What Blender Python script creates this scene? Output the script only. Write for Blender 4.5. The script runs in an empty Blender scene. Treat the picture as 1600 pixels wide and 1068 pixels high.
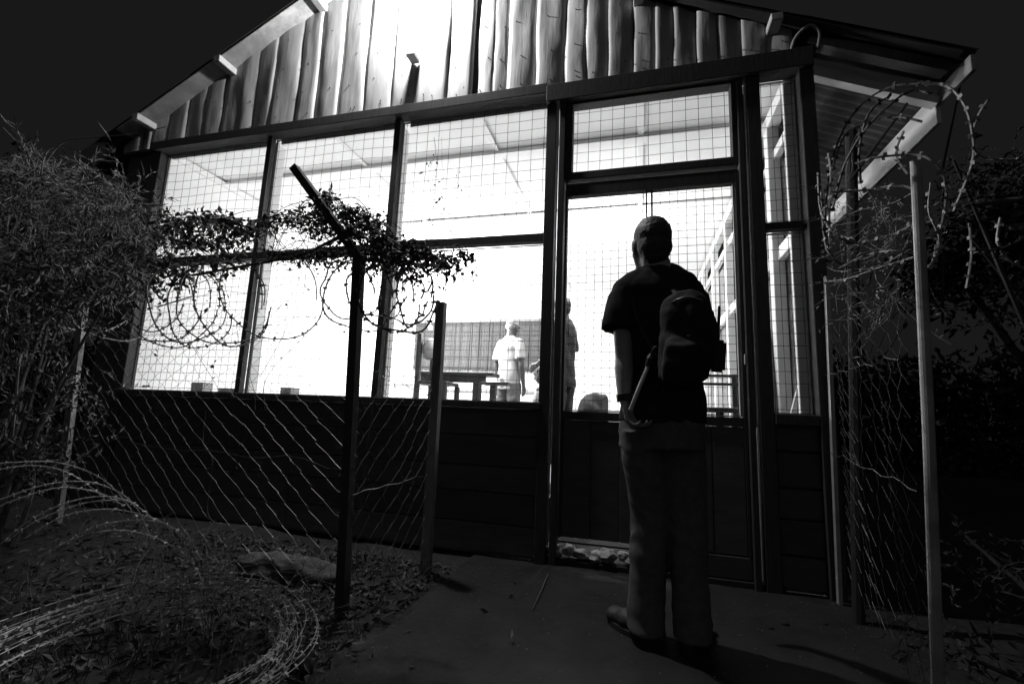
import bpy, bmesh, math, random
import numpy as np
from mathutils import Vector, Matrix, noise

random.seed(7); rng = np.random.default_rng(7)
sc = bpy.context.scene
COL = sc.collection
R = math.radians

# ---------------------------------------------------------------- camera
CAM = Vector((0.0, -2.916, 0.875))
yaw, pitch, roll = R(15.318), R(8.734), R(2.262)
FPX = 725.1                                   # focal length in pixels of a 1600 px wide frame
fwd = Vector((-math.sin(yaw)*math.cos(pitch), math.cos(yaw)*math.cos(pitch), math.sin(pitch)))
rt0 = Vector((math.cos(yaw), math.sin(yaw), 0)); up0 = rt0.cross(fwd)
rt = rt0*math.cos(roll) + up0*math.sin(roll)
up = -rt0*math.sin(roll) + up0*math.cos(roll)
cd = bpy.data.cameras.new('camera'); cam = bpy.data.objects.new('camera', cd); COL.objects.link(cam)
m3 = Matrix((rt, up, -fwd)).transposed()
cam.matrix_world = Matrix.Translation(CAM) @ m3.to_4x4()
cd.sensor_width = 36; cd.lens = 36*FPX/1600; cd.clip_start = .02; cd.clip_end = 400
sc.camera = cam

# ---------------------------------------------------------------- world, dim night sky, soft fill added behind the camera to lift the blacks
w = bpy.data.worlds.new("World"); sc.world = w; w.use_nodes = True
bg = w.node_tree.nodes['Background']; bg.inputs[0].default_value = (1, 1, 1, 1); bg.inputs[1].default_value = 0.0092
sd = bpy.data.lights.new('fill_light', 'SUN'); sd.energy = 0.09; sd.angle = R(120)
so = bpy.data.objects.new('fill_light', sd); COL.objects.link(so)
so.rotation_euler = Vector((-.1, -1, .75)).to_track_quat('Z', 'Y').to_euler()
sc.view_settings.view_transform = 'Standard'; sc.view_settings.look = 'None'
sc.view_settings.exposure = 0; sc.view_settings.gamma = 1
sc.cycles.max_bounces = 8; sc.cycles.diffuse_bounces = 5

# ---------------------------------------------------------------- tools
def ray(x, y): return rt*((x-800)/FPX) - up*((y-534)/FPX) + fwd
def atY(x, y, Y): d = ray(x, y); return CAM + d*((Y-CAM.y)/d.y)
def atZ(x, y, Z=0): d = ray(x, y); return CAM + d*((Z-CAM.z)/d.z)
def atD(x, y, D): return CAM + ray(x, y)*D
FA = Vector((-1.21, -1.05, 0)); FB = Vector((-3.9, -.5, 0))        # line of the left fence
FN = Vector((FB-FA)).cross(Vector((0, 0, 1))).normalized()
def onF(x, y, off=0.0):
    d = ray(x, y); p0 = FA + FN*off
    return CAM + d*((p0-CAM).dot(FN)/d.dot(FN))

def mat(name, a, rough=.8, var=0.0, scale=8, stretch=(1, 1, 1), bump=0, metal=0, rnd=0, emis=0, spec=.3, spots=0):
    m = bpy.data.materials.new(name); m.use_nodes = True; nt = m.node_tree; N = nt.nodes; L = nt.links
    b = N['Principled BSDF']; b.inputs['Roughness'].default_value = rough; b.inputs['Metallic'].default_value = metal
    b.inputs['Specular IOR Level'].default_value = spec
    b.inputs['Base Color'].default_value = (a, a, a, 1)
    if emis:
        b.inputs['Emission Color'].default_value = (1, 1, 1, 1); b.inputs['Emission Strength'].default_value = emis
    if var or bump or rnd:
        tc = N.new('ShaderNodeTexCoord'); mp = N.new('ShaderNodeMapping'); mp.inputs['Scale'].default_value = stretch
        L.new(tc.outputs['Object'], mp.inputs[0])
        oi = N.new('ShaderNodeObjectInfo')
        ad = N.new('ShaderNodeVectorMath'); ad.operation = 'ADD'
        mu = N.new('ShaderNodeVectorMath'); mu.operation = 'SCALE'; mu.inputs[3].default_value = 37.0
        cx = N.new('ShaderNodeCombineXYZ'); L.new(oi.outputs['Random'], cx.inputs[0]); L.new(oi.outputs['Random'], cx.inputs[1])
        L.new(cx.outputs[0], mu.inputs[0]); L.new(mp.outputs[0], ad.inputs[0]); L.new(mu.outputs[0], ad.inputs[1])
        nz = N.new('ShaderNodeTexNoise'); nz.inputs['Scale'].default_value = scale; nz.inputs['Detail'].default_value = 6
        nz.inputs['Roughness'].default_value = .6
        L.new(ad.outputs[0], nz.inputs['Vector'])
        mr = N.new('ShaderNodeMapRange'); mr.inputs[1].default_value = .25; mr.inputs[2].default_value = .75
        mr.inputs[3].default_value = a*(1-var); mr.inputs[4].default_value = a*(1+var)
        L.new(nz.outputs[0], mr.inputs[0])
        out = mr.outputs[0]
        if rnd:
            r2 = N.new('ShaderNodeMapRange'); r2.inputs[3].default_value = 1-rnd; r2.inputs[4].default_value = 1+rnd
            L.new(oi.outputs['Random'], r2.inputs[0])
            mm = N.new('ShaderNodeMath'); mm.operation = 'MULTIPLY'; L.new(out, mm.inputs[0]); L.new(r2.outputs[0], mm.inputs[1]); out = mm.outputs[0]
        if spots:
            n2 = N.new('ShaderNodeTexNoise'); n2.inputs['Scale'].default_value = 3.5; n2.inputs['Detail'].default_value = 8; n2.inputs['Roughness'].default_value = .7
            L.new(ad.outputs[0], n2.inputs['Vector'])
            r3 = N.new('ShaderNodeMapRange'); r3.inputs[1].default_value = .52; r3.inputs[2].default_value = .68; r3.inputs[3].default_value = 1; r3.inputs[4].default_value = spots
            L.new(n2.outputs[0], r3.inputs[0])
            m4 = N.new('ShaderNodeMath'); m4.operation = 'MULTIPLY'; L.new(out, m4.inputs[0]); L.new(r3.outputs[0], m4.inputs[1]); out = m4.outputs[0]
        L.new(out, b.inputs['Base Color'])
        if bump:
            bp = N.new('ShaderNodeBump'); bp.inputs['Strength'].default_value = 1; bp.inputs['Distance'].default_value = bump
            L.new(nz.outputs[0], bp.inputs['Height']); L.new(bp.outputs[0], b.inputs['Normal'])
    return m

M = dict(
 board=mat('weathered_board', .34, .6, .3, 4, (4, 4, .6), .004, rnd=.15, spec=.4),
 soffit=mat('soffit_wood', .3, .7, .35, 5, (1, 1, 1), .006, spots=1.6),
 purlin=mat('pale_purlin', .5, .7, .2, 9, (1, 1, 1), .003),
 darkwood=mat('dark_frame_wood', .05, .8, .25, 10, (5, 5, 1), .0008, spec=.15),
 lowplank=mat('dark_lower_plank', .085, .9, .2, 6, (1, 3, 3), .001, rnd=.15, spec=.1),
 white=mat('white_paint', .78, .6, .06, 4, (1, 1, 1), .001),
 wall=mat('white_wall', .8, .8, .04, 2, (1, 1, 1), .001),
 ceil=mat('ceiling_board', .84, .8, .06, 2, (1, 1, 1), .001),
 greywall=mat('grey_plywood', .2, .7, .35, 3, (1, 1, 5), .002, rnd=.12),
 floor=mat('interior_floor', .75, .6, .15, 3),
 wire=mat('mesh_wire', .045, .5, metal=0, spec=.4),
 hoop=mat('hoop_steel', .42, .5, .2, 30, spec=.6),
 twine=mat('dry_creeper', .3, .8, .4, 20),
 galv=mat('galvanised_wire', .05, .45, metal=0, spec=.6),
 razor=mat('razor_steel', .26, .5, .3, 30, metal=0, spec=.6),
 razord=mat('dark_razor_steel', .05, .6, .3, 30, metal=.2, spec=.3),  # darker tone of the razor steel
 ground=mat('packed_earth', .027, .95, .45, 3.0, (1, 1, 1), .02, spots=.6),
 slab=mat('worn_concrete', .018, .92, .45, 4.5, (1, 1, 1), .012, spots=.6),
 leaf=mat('leaf', .095, .55, .5, 20, rnd=0, spec=.35),
 leafd=mat('vine_leaf', .035, .6, .4, 25, spec=.2),
 stem=mat('stem', .11, .8, .3, 20),
 stemd=mat('dark_stem', .04, .8, .3, 20),
 litter=mat('leaf_litter', .09, .8, .6, 14, spec=.2),
 concrete=mat('old_post', .04, .9, .3, 12, (1, 1, 1), .003),
 greypost=mat('grey_plank', .22, .8, .4, 9, (6, 6, 1), .003),
 pole=mat('galvanised_pole', .34, .6, .3, 9, (1, 1, 1), .001, metal=.1, spots=.6),
 corr=mat('corrugated_iron', .085, .5, .35, 4, (1, 1, 1), .002, metal=.4),
 skin=mat('skin', .28, .5, .1, 20, bump=.0008), skind=mat('dark_skin', .07, .5, .1, 20),
 tee=mat('dark_tshirt', .028, 1, .15, 40, bump=.001, spec=.05), teew=mat('white_tshirt', .33, .9, .04, 20),
 polo=mat('grey_polo', .045, .9, .1, 20), jeans=mat('jeans', .115, .95, .25, 30, spec=.05),
 trg=mat('grey_trousers', .12, .9, .1, 20), trd=mat('dark_trousers', .05, .9, .1, 20),
 hair=mat('dark_hair', .03, .6, .4, 90, (1, 1, .3), .004, spec=.5), hairg=mat('grey_hair', .18, .7, .3, 60),
 boot=mat('leather_boot', .04, .6, .3, 30, bump=.002), sole=mat('rubber_sole', .03, .9),
 pack=mat('pack_fabric', .02, .9, .3, 50, bump=.002), strap=mat('strap', .03, .8), plastic=mat('black_plastic', .02, .45),
 rod=mat('pale_rod', .7, .4, .15, 20), buckle=mat('buckle', .12, .4),
 furn=mat('dark_furniture', .04, .6, .3, 10), cushion=mat('pale_cushion', .25, .9, .1, 8), tabw=mat('white_table', .75, .5),
 reed=mat('reed', .10, .8, .45, 30, (6, 6, .4), rnd=0), greybag=mat('grey_canvas', .12, .9, .2, 12, bump=.004),
 stone=mat('rubble_stone', .22, .9, .5, 14, bump=.01), sack=mat('sacking', .07, .95, .4, 20, (1, 1, 4), .008),
 box=mat('card_box', .35, .8, .1, 6), bulb=mat('bulb_glow', .8, .4, emis=25), lampm=mat('lamp_metal', .3, .5),
 shoe=mat('shoe', .04, .6),
)

def root_base(o):
    while o is not None and o.parent is not None: o = o.parent
    return Vector(o.location) if o is not None else Vector((0, 0, 0))

def link_mesh(name, verts, faces, m, parent=None, base=None, smooth=False):
    b = root_base(parent) if parent is not None else Vector(base or (0, 0, 0))
    V = np.asarray(verts, float).reshape(-1, 3) - np.array(b)
    me = bpy.data.meshes.new(name); me.from_pydata(V.tolist(), [], faces); me.update()
    me.materials.append(M[m] if isinstance(m, str) else m)
    if smooth: me.polygons.foreach_set('use_smooth', [True]*len(me.polygons))
    o = bpy.data.objects.new(name, me); COL.objects.link(o)
    if parent is not None: o.parent = parent
    else: o.location = b
    return o

def tag(o, label=None, cat=None, group=None, kind=None):
    if label: o['label'] = label
    if cat: o['category'] = cat
    if group: o['group'] = group
    if kind: o['kind'] = kind
    return o

def thing(name, loc, label, cat, group=None):
    o = bpy.data.objects.new(name, None); COL.objects.link(o); o.location = loc; o.empty_display_size = .1
    return tag(o, label, cat, group)

class MB:
    def __init__(s): s.v = []; s.f = []; s.n = 0
    def add(s, V, F):
        V = np.asarray(V, float).reshape(-1, 3)
        s.v.append(V); s.f.extend([tuple(int(i)+s.n for i in f) for f in F]); s.n += len(V); return s
    def box(s, x0, x1, y0, y1, z0, z1, ch=0.0, jit=0.0):
        if ch <= 0:
            V = [(x, y, z) for z in (z0, z1) for y in (y0, y1) for x in (x0, x1)]
            if jit: V = [(x+random.uniform(-jit, jit), y+random.uniform(-jit, jit), z+random.uniform(-jit, jit)) for x, y, z in V]
            return s.add(V, [(0, 2, 3, 1), (4, 5, 7, 6), (0, 1, 5, 4), (2, 6, 7, 3), (0, 4, 6, 2), (1, 3, 7, 5)])
        bm = bmesh.new(); bmesh.ops.create_cube(bm, size=1, matrix=Matrix.Translation(((x0+x1)/2, (y0+y1)/2, (z0+z1)/2)) @ Matrix.Diagonal((x1-x0, y1-y0, z1-z0, 1)))
        bmesh.ops.bevel(bm, geom=bm.edges[:], offset=ch, segments=1, affect='EDGES'); s.bm(bm); return s
    def bm(s, bm):
        bm.verts.ensure_lookup_table(); bm.verts.index_update()
        s.add([v.co[:] for v in bm.verts], [[v.index for v in f.verts] for f in bm.faces]); bm.free(); return s
    def beam(s, a, b, wd, ht, ref=(0, 0, 1)):
        a = Vector(a); b = Vector(b); d = (b-a).normalized(); r = d.cross(Vector(ref))
        if r.length < 1e-4: r = d.cross(Vector((1, 0, 0)))
        r.normalize(); u = r.cross(d)
        V = [p + r*(sx*wd/2) + u*(sy*ht/2) for p in (a, b) for sy in (-1, 1) for sx in (-1, 1)]
        return s.add(V, [(0, 1, 3, 2), (4, 6, 7, 5), (0, 4, 5, 1), (2, 3, 7, 6), (0, 2, 6, 4), (1, 5, 7, 3)])
    def tube(s, P, r, sides=5, cap=True, closed=False):
        P = np.asarray([tuple(p) for p in P], float); n = len(P)
        rr = np.full(n, r, float) if np.isscalar(r) else np.asarray(r, float)
        T = np.gradient(P, axis=0); T /= np.linalg.norm(T, axis=1)[:, None]+1e-12
        u = np.cross(T[0], [0, 0, 1.0]);
        if np.linalg.norm(u) < .1: u = np.cross(T[0], [1.0, 0, 0])
        u /= np.linalg.norm(u); V = []
        ang = np.arange(sides)*2*math.pi/sides
        for i in range(n):
            u = u - T[i]*np.dot(u, T[i]); u /= np.linalg.norm(u)+1e-12; v = np.cross(T[i], u)
            V.append(P[i] + rr[i]*(np.cos(ang)[:, None]*u + np.sin(ang)[:, None]*v))
        F = [(i*sides+k, i*sides+(k+1) % sides, (i+1)*sides+(k+1) % sides, (i+1)*sides+k) for i in range(n-1) for k in range(sides)]
        if cap: F += [tuple(range(sides))[::-1], tuple(range((n-1)*sides, n*sides))]
        return s.add(np.concatenate(V), F)
    def build(s, name, m, parent=None, base=None, smooth=False):
        return link_mesh(name, np.concatenate(s.v) if s.v else [], s.f, m, parent, base, smooth)

def spline(P, per=8):
    P = [Vector(p) for p in P]; Q = [P[0]*2-P[1]] + P + [P[-1]*2-P[-2]]; out = []
    for i in range(1, len(Q)-2):
        for k in range(per):
            t = k/per; a, b, c, d = Q[i-1], Q[i], Q[i+1], Q[i+2]
            out.append(.5*((2*b) + (c-a)*t + (2*a-5*b+4*c-d)*t*t + (3*b-a-3*c+d)*t**3))
    out.append(P[-1]); return out

# ================================================================ ground
def ground():
    xs = np.concatenate([[-60, -20, -10], np.linspace(-7, 4, 90), [8, 20, 60]])
    ys = np.concatenate([[-60, -20, -8], np.linspace(-4, 1.2, 60), [3, 8, 20, 60]])
    V = []; F = []
    for y in ys:
        for x in xs:
            z = 0
            if -7 <= x <= 4 and -4 <= y <= 1.2:
                k = min(1, max(0, (-1.0-x)/.6))
                z = k*(.05*noise.noise(Vector((x*1.3, y*1.3, 0))) + .02*noise.noise(Vector((x*6, y*6, 3)))) + .03*k
                kr = min(1, max(0, (x-1.15)/.4)); z += kr*(.03+.03*noise.noise(Vector((x*3, y*3, 9))))
                if y > -.12 and x > -4.5: z = min(z, -.01)
            z -= .008
            V.append((x, y, z))
    nx = len(xs)
    F = [(j*nx+i, j*nx+i+1, (j+1)*nx+i+1, (j+1)*nx+i) for j in range(len(ys)-1) for i in range(nx-1)]
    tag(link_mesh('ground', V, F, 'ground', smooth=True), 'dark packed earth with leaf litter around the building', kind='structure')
ground()
def slab():
    bm = MB(); nx, ny = 50, 50; V = []
    for j in range(ny+1):
        for i in range(nx+1):
            u = i/nx; v = j/ny
            y = -5 + v*5.0
            xl = -1.02 + .07*noise.noise(Vector((0, y*2.3, 1))) + .03*noise.noise(Vector((0, y*9, 1))); xr = 1.22 + .06*noise.noise(Vector((5, y*2, 1)))
            x = xl+(xr-xl)*u
            z = .006*noise.noise(Vector((x*2, y*2, 5))) + .003*noise.noise(Vector((x*11, y*11, 5))) + .002
            if i in (0, nx): z = -.03
            V.append((x, y, z))
    F = [(j*(nx+1)+i, j*(nx+1)+i+1, (j+1)*(nx+1)+i+1, (j+1)*(nx+1)+i) for j in range(ny) for i in range(nx)]
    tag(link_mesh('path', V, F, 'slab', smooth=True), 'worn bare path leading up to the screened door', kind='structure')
slab()

# ================================================================ building
B = thing('screened_building', (0, 0, 0), 'gabled timber building with brightly lit wire screened windows and door', 'building')
XL, XR = -4.107, 1.02
ZT = 3.067; ZM = 2.04; ZS = .95
RX, RZ = -1.86, 4.60                     # ridge
def roofz(x): return RZ - (.507 if x < RX else .464)*abs(x-RX)
# --- gable boards
edges = []
for px in (238, 262, 290, 318, 345, 372, 394, 421, 461, 490, 525, 566, 610, 648, 696, 736, 770, 792, 836, 882, 915, 950, 989, 1026, 1053, 1090, 1122, 1160, 1200, 1240):
    py = 225 - (px-238)*.118
    edges.append(atY(px, py, 0).x)
edges = [-4.62, -4.4] + edges
seedv = 0
def gable_board(x0, x1, k, gapl=0.004):
    nx, nz = 7, 26
    zb = ZT + .05
    dark = (x0+x1)/2 < RX
    tilt = random.uniform(.002, .010)*(1 if random.random() < .8 else -1)     # proud on the side turned to the lamp
    if not dark: tilt = -tilt
    cup = random.uniform(.001, .006) if (x0+x1)/2 > -2.3 and (x0+x1)/2 < -.9 else random.uniform(.004, .010)
    V = []
    for j in range(nz+1):
        for i in range(nx+1):
            u = i/nx; v = j/nz
            xm = x0 + (x1-x0)*u
            zt = max(roofz(xm)-.012, zb+.04)
            z = zb + (zt-zb)*v
            e = (u-.5)*2
            wob = .012*noise.noise(Vector((k*7.1+(0 if u < .5 else 3), z*2.6, 0)))
            x = xm + wob*abs(e) + gapl*(-e)*.5
            y = -.016 - tilt*e - cup*(1-e*e) - .010*noise.noise(Vector((k*3.3+u*1.4, z*2.1, 4))) - .003*noise.noise(Vector((k*5.3+u*3, z*7, 8)))
            if i in (0, nx): y += .004
            V.append((x, y, z))
    n1 = len(V)
    for j in range(nz+1):
        for i in (0, nx):
            a = V[j*(nx+1)+i]; V.append((a[0], .012, a[2]))
    F = [(j*(nx+1)+i, j*(nx+1)+i+1, (j+1)*(nx+1)+i+1, (j+1)*(nx+1)+i) for j in range(nz) for i in range(nx)]
    for j in range(nz):
        F.append((j*(nx+1), (j+1)*(nx+1), n1+(j+1)*2, n1+j*2))
        F.append((j*(nx+1)+nx, n1+j*2+1, n1+(j+1)*2+1, (j+1)*(nx+1)+nx))
        F.append((n1+j*2, n1+(j+1)*2, n1+(j+1)*2+1, n1+j*2+1))
    F.append(tuple(range(nx+1))+(n1+1, n1))
    o = link_mesh('board', V, F, 'board', B, smooth=True)
    return o
nails = MB()
for k in range(len(edges)-1):
    gap = .006 if abs(edges[k]+1.08) > .1 else .03
    x0, x1 = edges[k], edges[k+1]
    gable_board(x0 + (.04 if abs(x0-atY(736, 166, 0).x) < .03 else 0), x1, k, .001 + (.005 if k % 7 == 3 else 0))
    for zz in (3.2, 3.23, 3.45, 3.7, 3.98):
        xm = x0 + (x1-x0)*random.uniform(.25, .75); z2 = zz+random.uniform(-.03, .03)
        if z2 < roofz(xm)-.06:
            nails.beam((xm, -.030, z2), (xm, -.010, z2), .005, .005)
tag(nails.build('nail', 'darkwood', B), kind='stuff')
link_mesh('gable_backing', [(-4.7, .03, ZT+.03), (1.02, .03, ZT+.03), (1.02, .03, roofz(1.02)-.03), (RX, .03, RZ-.03), (-4.7, .03, roofz(-4.7)-.03)], [(0, 1, 2, 3, 4)], 'darkwood', B)
# --- beams, posts, rails
def part_box(name, m, x0, x1, y0, y1, z0, z1, ch=.004, parent=B, label=None):
    o = MB().box(x0, x1, y0, y1, z0, z1, ch).build(name, m, parent)
    if label: o['label'] = label
    return o
part_box('top_beam', 'darkwood', -4.2, -.602, -.075, .035, ZT, ZT+.075, label='dark beam under the gable boards')
part_box('top_beam', 'darkwood', -.602, 1.02, -.08, .035, ZT-.07, ZT+.055, label='thicker dark beam above the door')
part_box('corner_post', 'darkwood', -4.22, -4.107, -.04, .05, 0, ZT-.002)
for xc, wd in ((-2.95, .044), (-1.771, .046)):
    MB().beam((xc, -.008, ZS), (xc+.012, -.008, ZT-.002), wd, .045, (0, 1, 0)).build('mullion', 'darkwood', B)
    part_box('mullion_casing', 'white', xc-.012, xc+.016, .052, .15, ZS, ZT-.01)
part_box('door_post', 'darkwood', -.60, -.532, -.05, .05, 0, ZT-.072)
part_box('door_post', 'darkwood', -.51, -.47, -.05, .05, .0, ZT-.072)
part_box('door_post', 'darkwood', .598, .632, -.05, .05, 0, ZT-.072)
part_box('door_post', 'darkwood', .652, .728, -.05, .05, 0, ZT-.072)
part_box('conduit', 'pole', -.526, -.518, -.02, -.012, .4, 2.98, .002)
part_box('conduit', 'pole', .638, .645, -.02, -.012, .85, 2.9, .002)
part_box('corner_post', 'darkwood', .945, 1.022, -.055, .05, 0, ZT-.072)
part_box('corner_casing', 'white', .885, .945, .055, .085, .42, 3.05)
for x0, x1 in ((-4.107, -2.974), (-2.926, -1.797), (-1.745, -.602)):
    MB().beam((x0, -.002, ZM+random.uniform(-.01, .01)), (x1, -.002, ZM), .06, .055, (0, 0, 1)).build('mid_rail', 'darkwood', B)
part_box('mid_rail', 'darkwood', .73, .943, -.03, .03, 2.0, 2.045)
for x0, x1 in ((-4.107, -2.974), (-2.926, -1.797), (-1.745, -.602)):
    part_box('sill', 'darkwood', x0-.02, x1+.02, -.065, .06, ZS-.045, ZS-.002)
part_box('sill', 'darkwood', .73, .943, -.055, .05, .87, .93)
part_box('window_ledge', 'white', -4.107, -.62, .065, .42, ZS-.045, ZS-.006)
# lower wall planks
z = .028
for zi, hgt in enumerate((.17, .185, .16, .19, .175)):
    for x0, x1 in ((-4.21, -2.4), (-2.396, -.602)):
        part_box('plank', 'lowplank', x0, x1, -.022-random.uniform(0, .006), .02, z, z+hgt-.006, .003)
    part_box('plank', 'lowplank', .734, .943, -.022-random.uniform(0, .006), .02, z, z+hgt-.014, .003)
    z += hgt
part_box('inner_lining', 'greywall', -4.2, -.602, .03, .06, 0, ZS-.0455, 0)
part_box('inner_lining', 'greywall', .73, .943, .03, .055, 0, .865, 0)
part_box('door_step', 'ground', -.62, .75, -.03, .45, -.05, .035, .004)

def wire_panel(x0, x1, z0, z1, pitchx, pitchz, parent, y=.036, r=.0016, sag=.006, seed=0):
    b = MB(); nxx = max(2, round((x1-x0)/pitchx)); nzz = max(2, round((z1-z0)/pitchz))
    def wob(x, z): return (.7*sag*noise.noise(Vector((x*1.7+seed, z*1.7, 1))) , sag*noise.noise(Vector((x*1.5+seed, z*1.5, 7))))
    for i in range(nxx+1):
        xx = x0+(x1-x0)*(i+.35)/(nxx+.7)+random.uniform(-.003, .003)
        P = []
        for q in range(9):
            zz = z0+(z1-z0)*q/8; a, c = wob(xx, zz); P.append((min(max(xx+a, x0), x1), y+random.uniform(-.001, .001), zz))
        b.tube(P, r, 4, False)
    for j in range(nzz+1):
        zz = z0+(z1-z0)*(j+.35)/(nzz+.7)+random.uniform(-.003, .003)
        P = []
        for q in range(13):
            xx = x0+(x1-x0)*q/12; a, c = wob(xx, zz); P.append((xx, y+.003, zz+c*1.6))
        b.tube(P, r, 4, False)
    tag(b.build('wire_mesh', 'wire', parent), kind='stuff')

# windows: slim frame + welded wire mesh
def window(x0, x1, z0, z1, label, px=.085, pz=.085, fw=.004, m='darkwood', sag=.012, seed=0, y=.036):
    f = MB()
    f.box(x0, x0+fw, .03, .05, z0, z1).box(x1-fw, x1, .03, .05, z0, z1).box(x0+fw, x1-fw, .031, .049, z0, z0+fw).box(x0+fw, x1-fw, .031, .049, z1-fw, z1)
    o = f.build('window', m, B); o['label'] = label
    wire_panel(x0, x1, z0, z1, px, pz, o, y=y, sag=sag, seed=seed)
    return o
names = [('leftmost', -4.105, -2.973), ('second', -2.927, -1.796), ('third', -1.746, -.604)]
for i, (nm, x0, x1) in enumerate(names):
    window(x0, x1, ZM+.03, ZT-.002, 'upper screened opening, %s in the row' % nm, .095, .08, seed=i*5, sag=.016)
    window(x0, x1, ZS, ZM-.028, 'lower screened opening, %s in the row' % nm, .072, .068, seed=i*5+2, sag=.01)
window(.732, .943, 2.05, ZT-.075, 'narrow upper side opening by the corner post', .075, .075, .006, 'greypost', .005, 11)
window(.732, .943, .932, 1.998, 'narrow lower side opening by the corner post', .075, .075, .006, 'greypost', .005, 12)
# transom
tr = MB().box(-.468, .597, -.03, .05, 2.43, 2.484, .004).box(-.468, .597, -.03, .05, 2.98, 2.994, .002).box(-.468, -.424, -.029, .049, 2.485, 2.979).box(.569, .597, -.029, .049, 2.485, 2.979).build('transom_window', 'darkwood', B)
wire_panel(-.424, .569, 2.484, 2.98, .08, .08, tr, sag=.008, seed=20)
# door leaf
dr = MB().box(-.462, -.447, -.025, .03, .158, 2.40).box(.578, .594, -.025, .03, .158, 2.40).box(-.447, .578, -.024, .029, 2.317, 2.40).box(-.447, .578, -.024, .029, .85, .902).build('door', 'darkwood', B)
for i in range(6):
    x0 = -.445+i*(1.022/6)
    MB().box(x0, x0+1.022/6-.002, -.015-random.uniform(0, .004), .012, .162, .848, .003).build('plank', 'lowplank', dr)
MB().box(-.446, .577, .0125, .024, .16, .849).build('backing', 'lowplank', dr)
MB().box(.052, .062, -.02, .02, .902, 2.315).box(.084, .096, -.02, .02, .902, 2.315).build('muntin', 'darkwood', dr)
MB().box(.562, .574, -.012, .012, .906, 2.312).box(-.445, .56, -.012, .012, .904, .912).build('stop_bead', 'greypost', dr)
MB().box(.588, .597, -.045, -.026, 1.2, 1.26, .002).build('latch', 'pole', dr)
wire_panel(-.445, .578, .905, 2.314, .055, .053, dr, y=.02, sag=.006, seed=30)
part_box('threshold_board', 'lowplank', .17, .596, -.02, .03, .04, .156)
# rubble under the door
for i in range(9):
    cx = -.46 + i*.072+random.uniform(-.02, .02)
    bm = bmesh.new(); bmesh.ops.create_icosphere(bm, subdivisions=2, radius=1)
    sx, sy, sz = random.uniform(.035, .06), random.uniform(.04, .07), random.uniform(.02, .042)
    for v in bm.verts:
        q = 1+.45*noise.noise(v.co*1.6+Vector((i*5, 0, 0)))+.2*noise.noise(v.co*4+Vector((i*3, 1, 0)))
        v.co = Vector((cx+v.co.x*sx*q, .02+v.co.y*sy*q+random.uniform(-.004, .004), .07+v.co.z*sz*q+.012*math.sin(i*1.7)))
    MB().bm(bm).build('stone', 'stone', B)

# --- interior shell
FZ = .38
part_box('interior_floor', 'floor', XL, 1.0, 1.2, 5.2, FZ-.1, FZ, 0)
part_box('interior_floor', 'floor', XL, -.62, .06, 1.2, FZ-.1, FZ, 0)
part_box('floor_riser', 'darkwood', -.62, 1.0, 1.17, 1.2, 0, FZ, 0)
part_box('entry_floor', 'ground', -.62, 1.0, .35, 1.17, -.02, .045, 0)
part_box('left_wall', 'wall', -4.2, XL, .05, 5.2, 0, ZT+.06, 0)
part_box('back_wall', 'wall', XL, 1.0, 5.1, 5.2, FZ, ZT+.06, 0)
# right wall: wide grey boards, posts, rail, open strip under the roof
z = .05
for k in range(11):
    part_box('wall_board', 'greywall', .985-random.uniform(0, .006), 1.01, .06, 5.1, z, z+.236, .002); z += .24
for yy in (.5, 1.35, 2.2, 3.1, 4.0, 4.9):
    part_box('stud', 'white', .90, .975, yy, yy+.09, FZ if yy > 1.2 else .05, 3.05, .003)
part_box('wall_rail', 'white', .93, .975, .1, 5.1, 1.98, 2.07, .003)
part_box('wall_rail', 'white', .90, .978, .1, 5.1, 2.97, 3.06, .003)
part_box('wall_rail', 'white', .93, .975, .1, 5.1, 2.72, 2.78, .003)
# ceiling panels
xs = [XL, -2.45, -1.17, .03, 1.0]; ys = [.05, .66, 1.95, 3.2, 5.15]
for a in range(4):
    for b in range(4):
        zz = 3.12 + random.uniform(0, .006)
        part_box('ceiling_panel', 'ceil', xs[a]+.003, xs[a+1]-.003, ys[b]+.003, ys[b+1]-.003, zz, zz+.012, 0)
part_box('ceiling_beam', 'ceil', XL, .98, .62, .72, 3.088, 3.118, .003)
for yy in (1.9, 3.2): part_box('ceiling_batten', 'white', XL, .98, yy, yy+.05, 3.102, 3.118, 0)
for xx in (-2.45, -1.17, .03): part_box('ceiling_batten', 'white', xx-.02, xx+.02, .06, 5.1, 3.106, 3.119, 0)
part_box('ceiling_trim', 'white', XL, XL+.03, .06, 5.1, 3.05, 3.1, 0)
for x0 in (-4.09, -2.9, -1.7):
    part_box('inner_header', 'white', x0, x0+1.1, .055, .08, ZT-.03, ZT+.03, 0)
# --- roof
def roof_side(sign):
    ov = -.17 if sign < 0 else -.12
    xe = -5.0 if sign < 0 else 1.79
    y = ov
    k = 0
    while y < 5.35:
        wd = .72; y1 = y+wd+.05
        nu = 44; V = []; F = []
        lift = .006 if k % 2 else 0.0
        for q in range(nu+1):
            yy = y+(y1-y)*q/nu
            for t in range(5):
                x = RX+(xe-RX)*t/4
                zz = roofz(x)+.012+lift+.008*math.sin((yy-ov)*2*math.pi/.076)
                V.append((x, yy, zz))
        F = [(q*5+t, q*5+t+1, (q+1)*5+t+1, (q+1)*5+t) for q in range(nu) for t in range(4)]
        link_mesh('roof_sheet', V, F, 'corr', B, smooth=True)
        y += wd; k += 1
roof_side(-1); roof_side(1)
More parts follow.
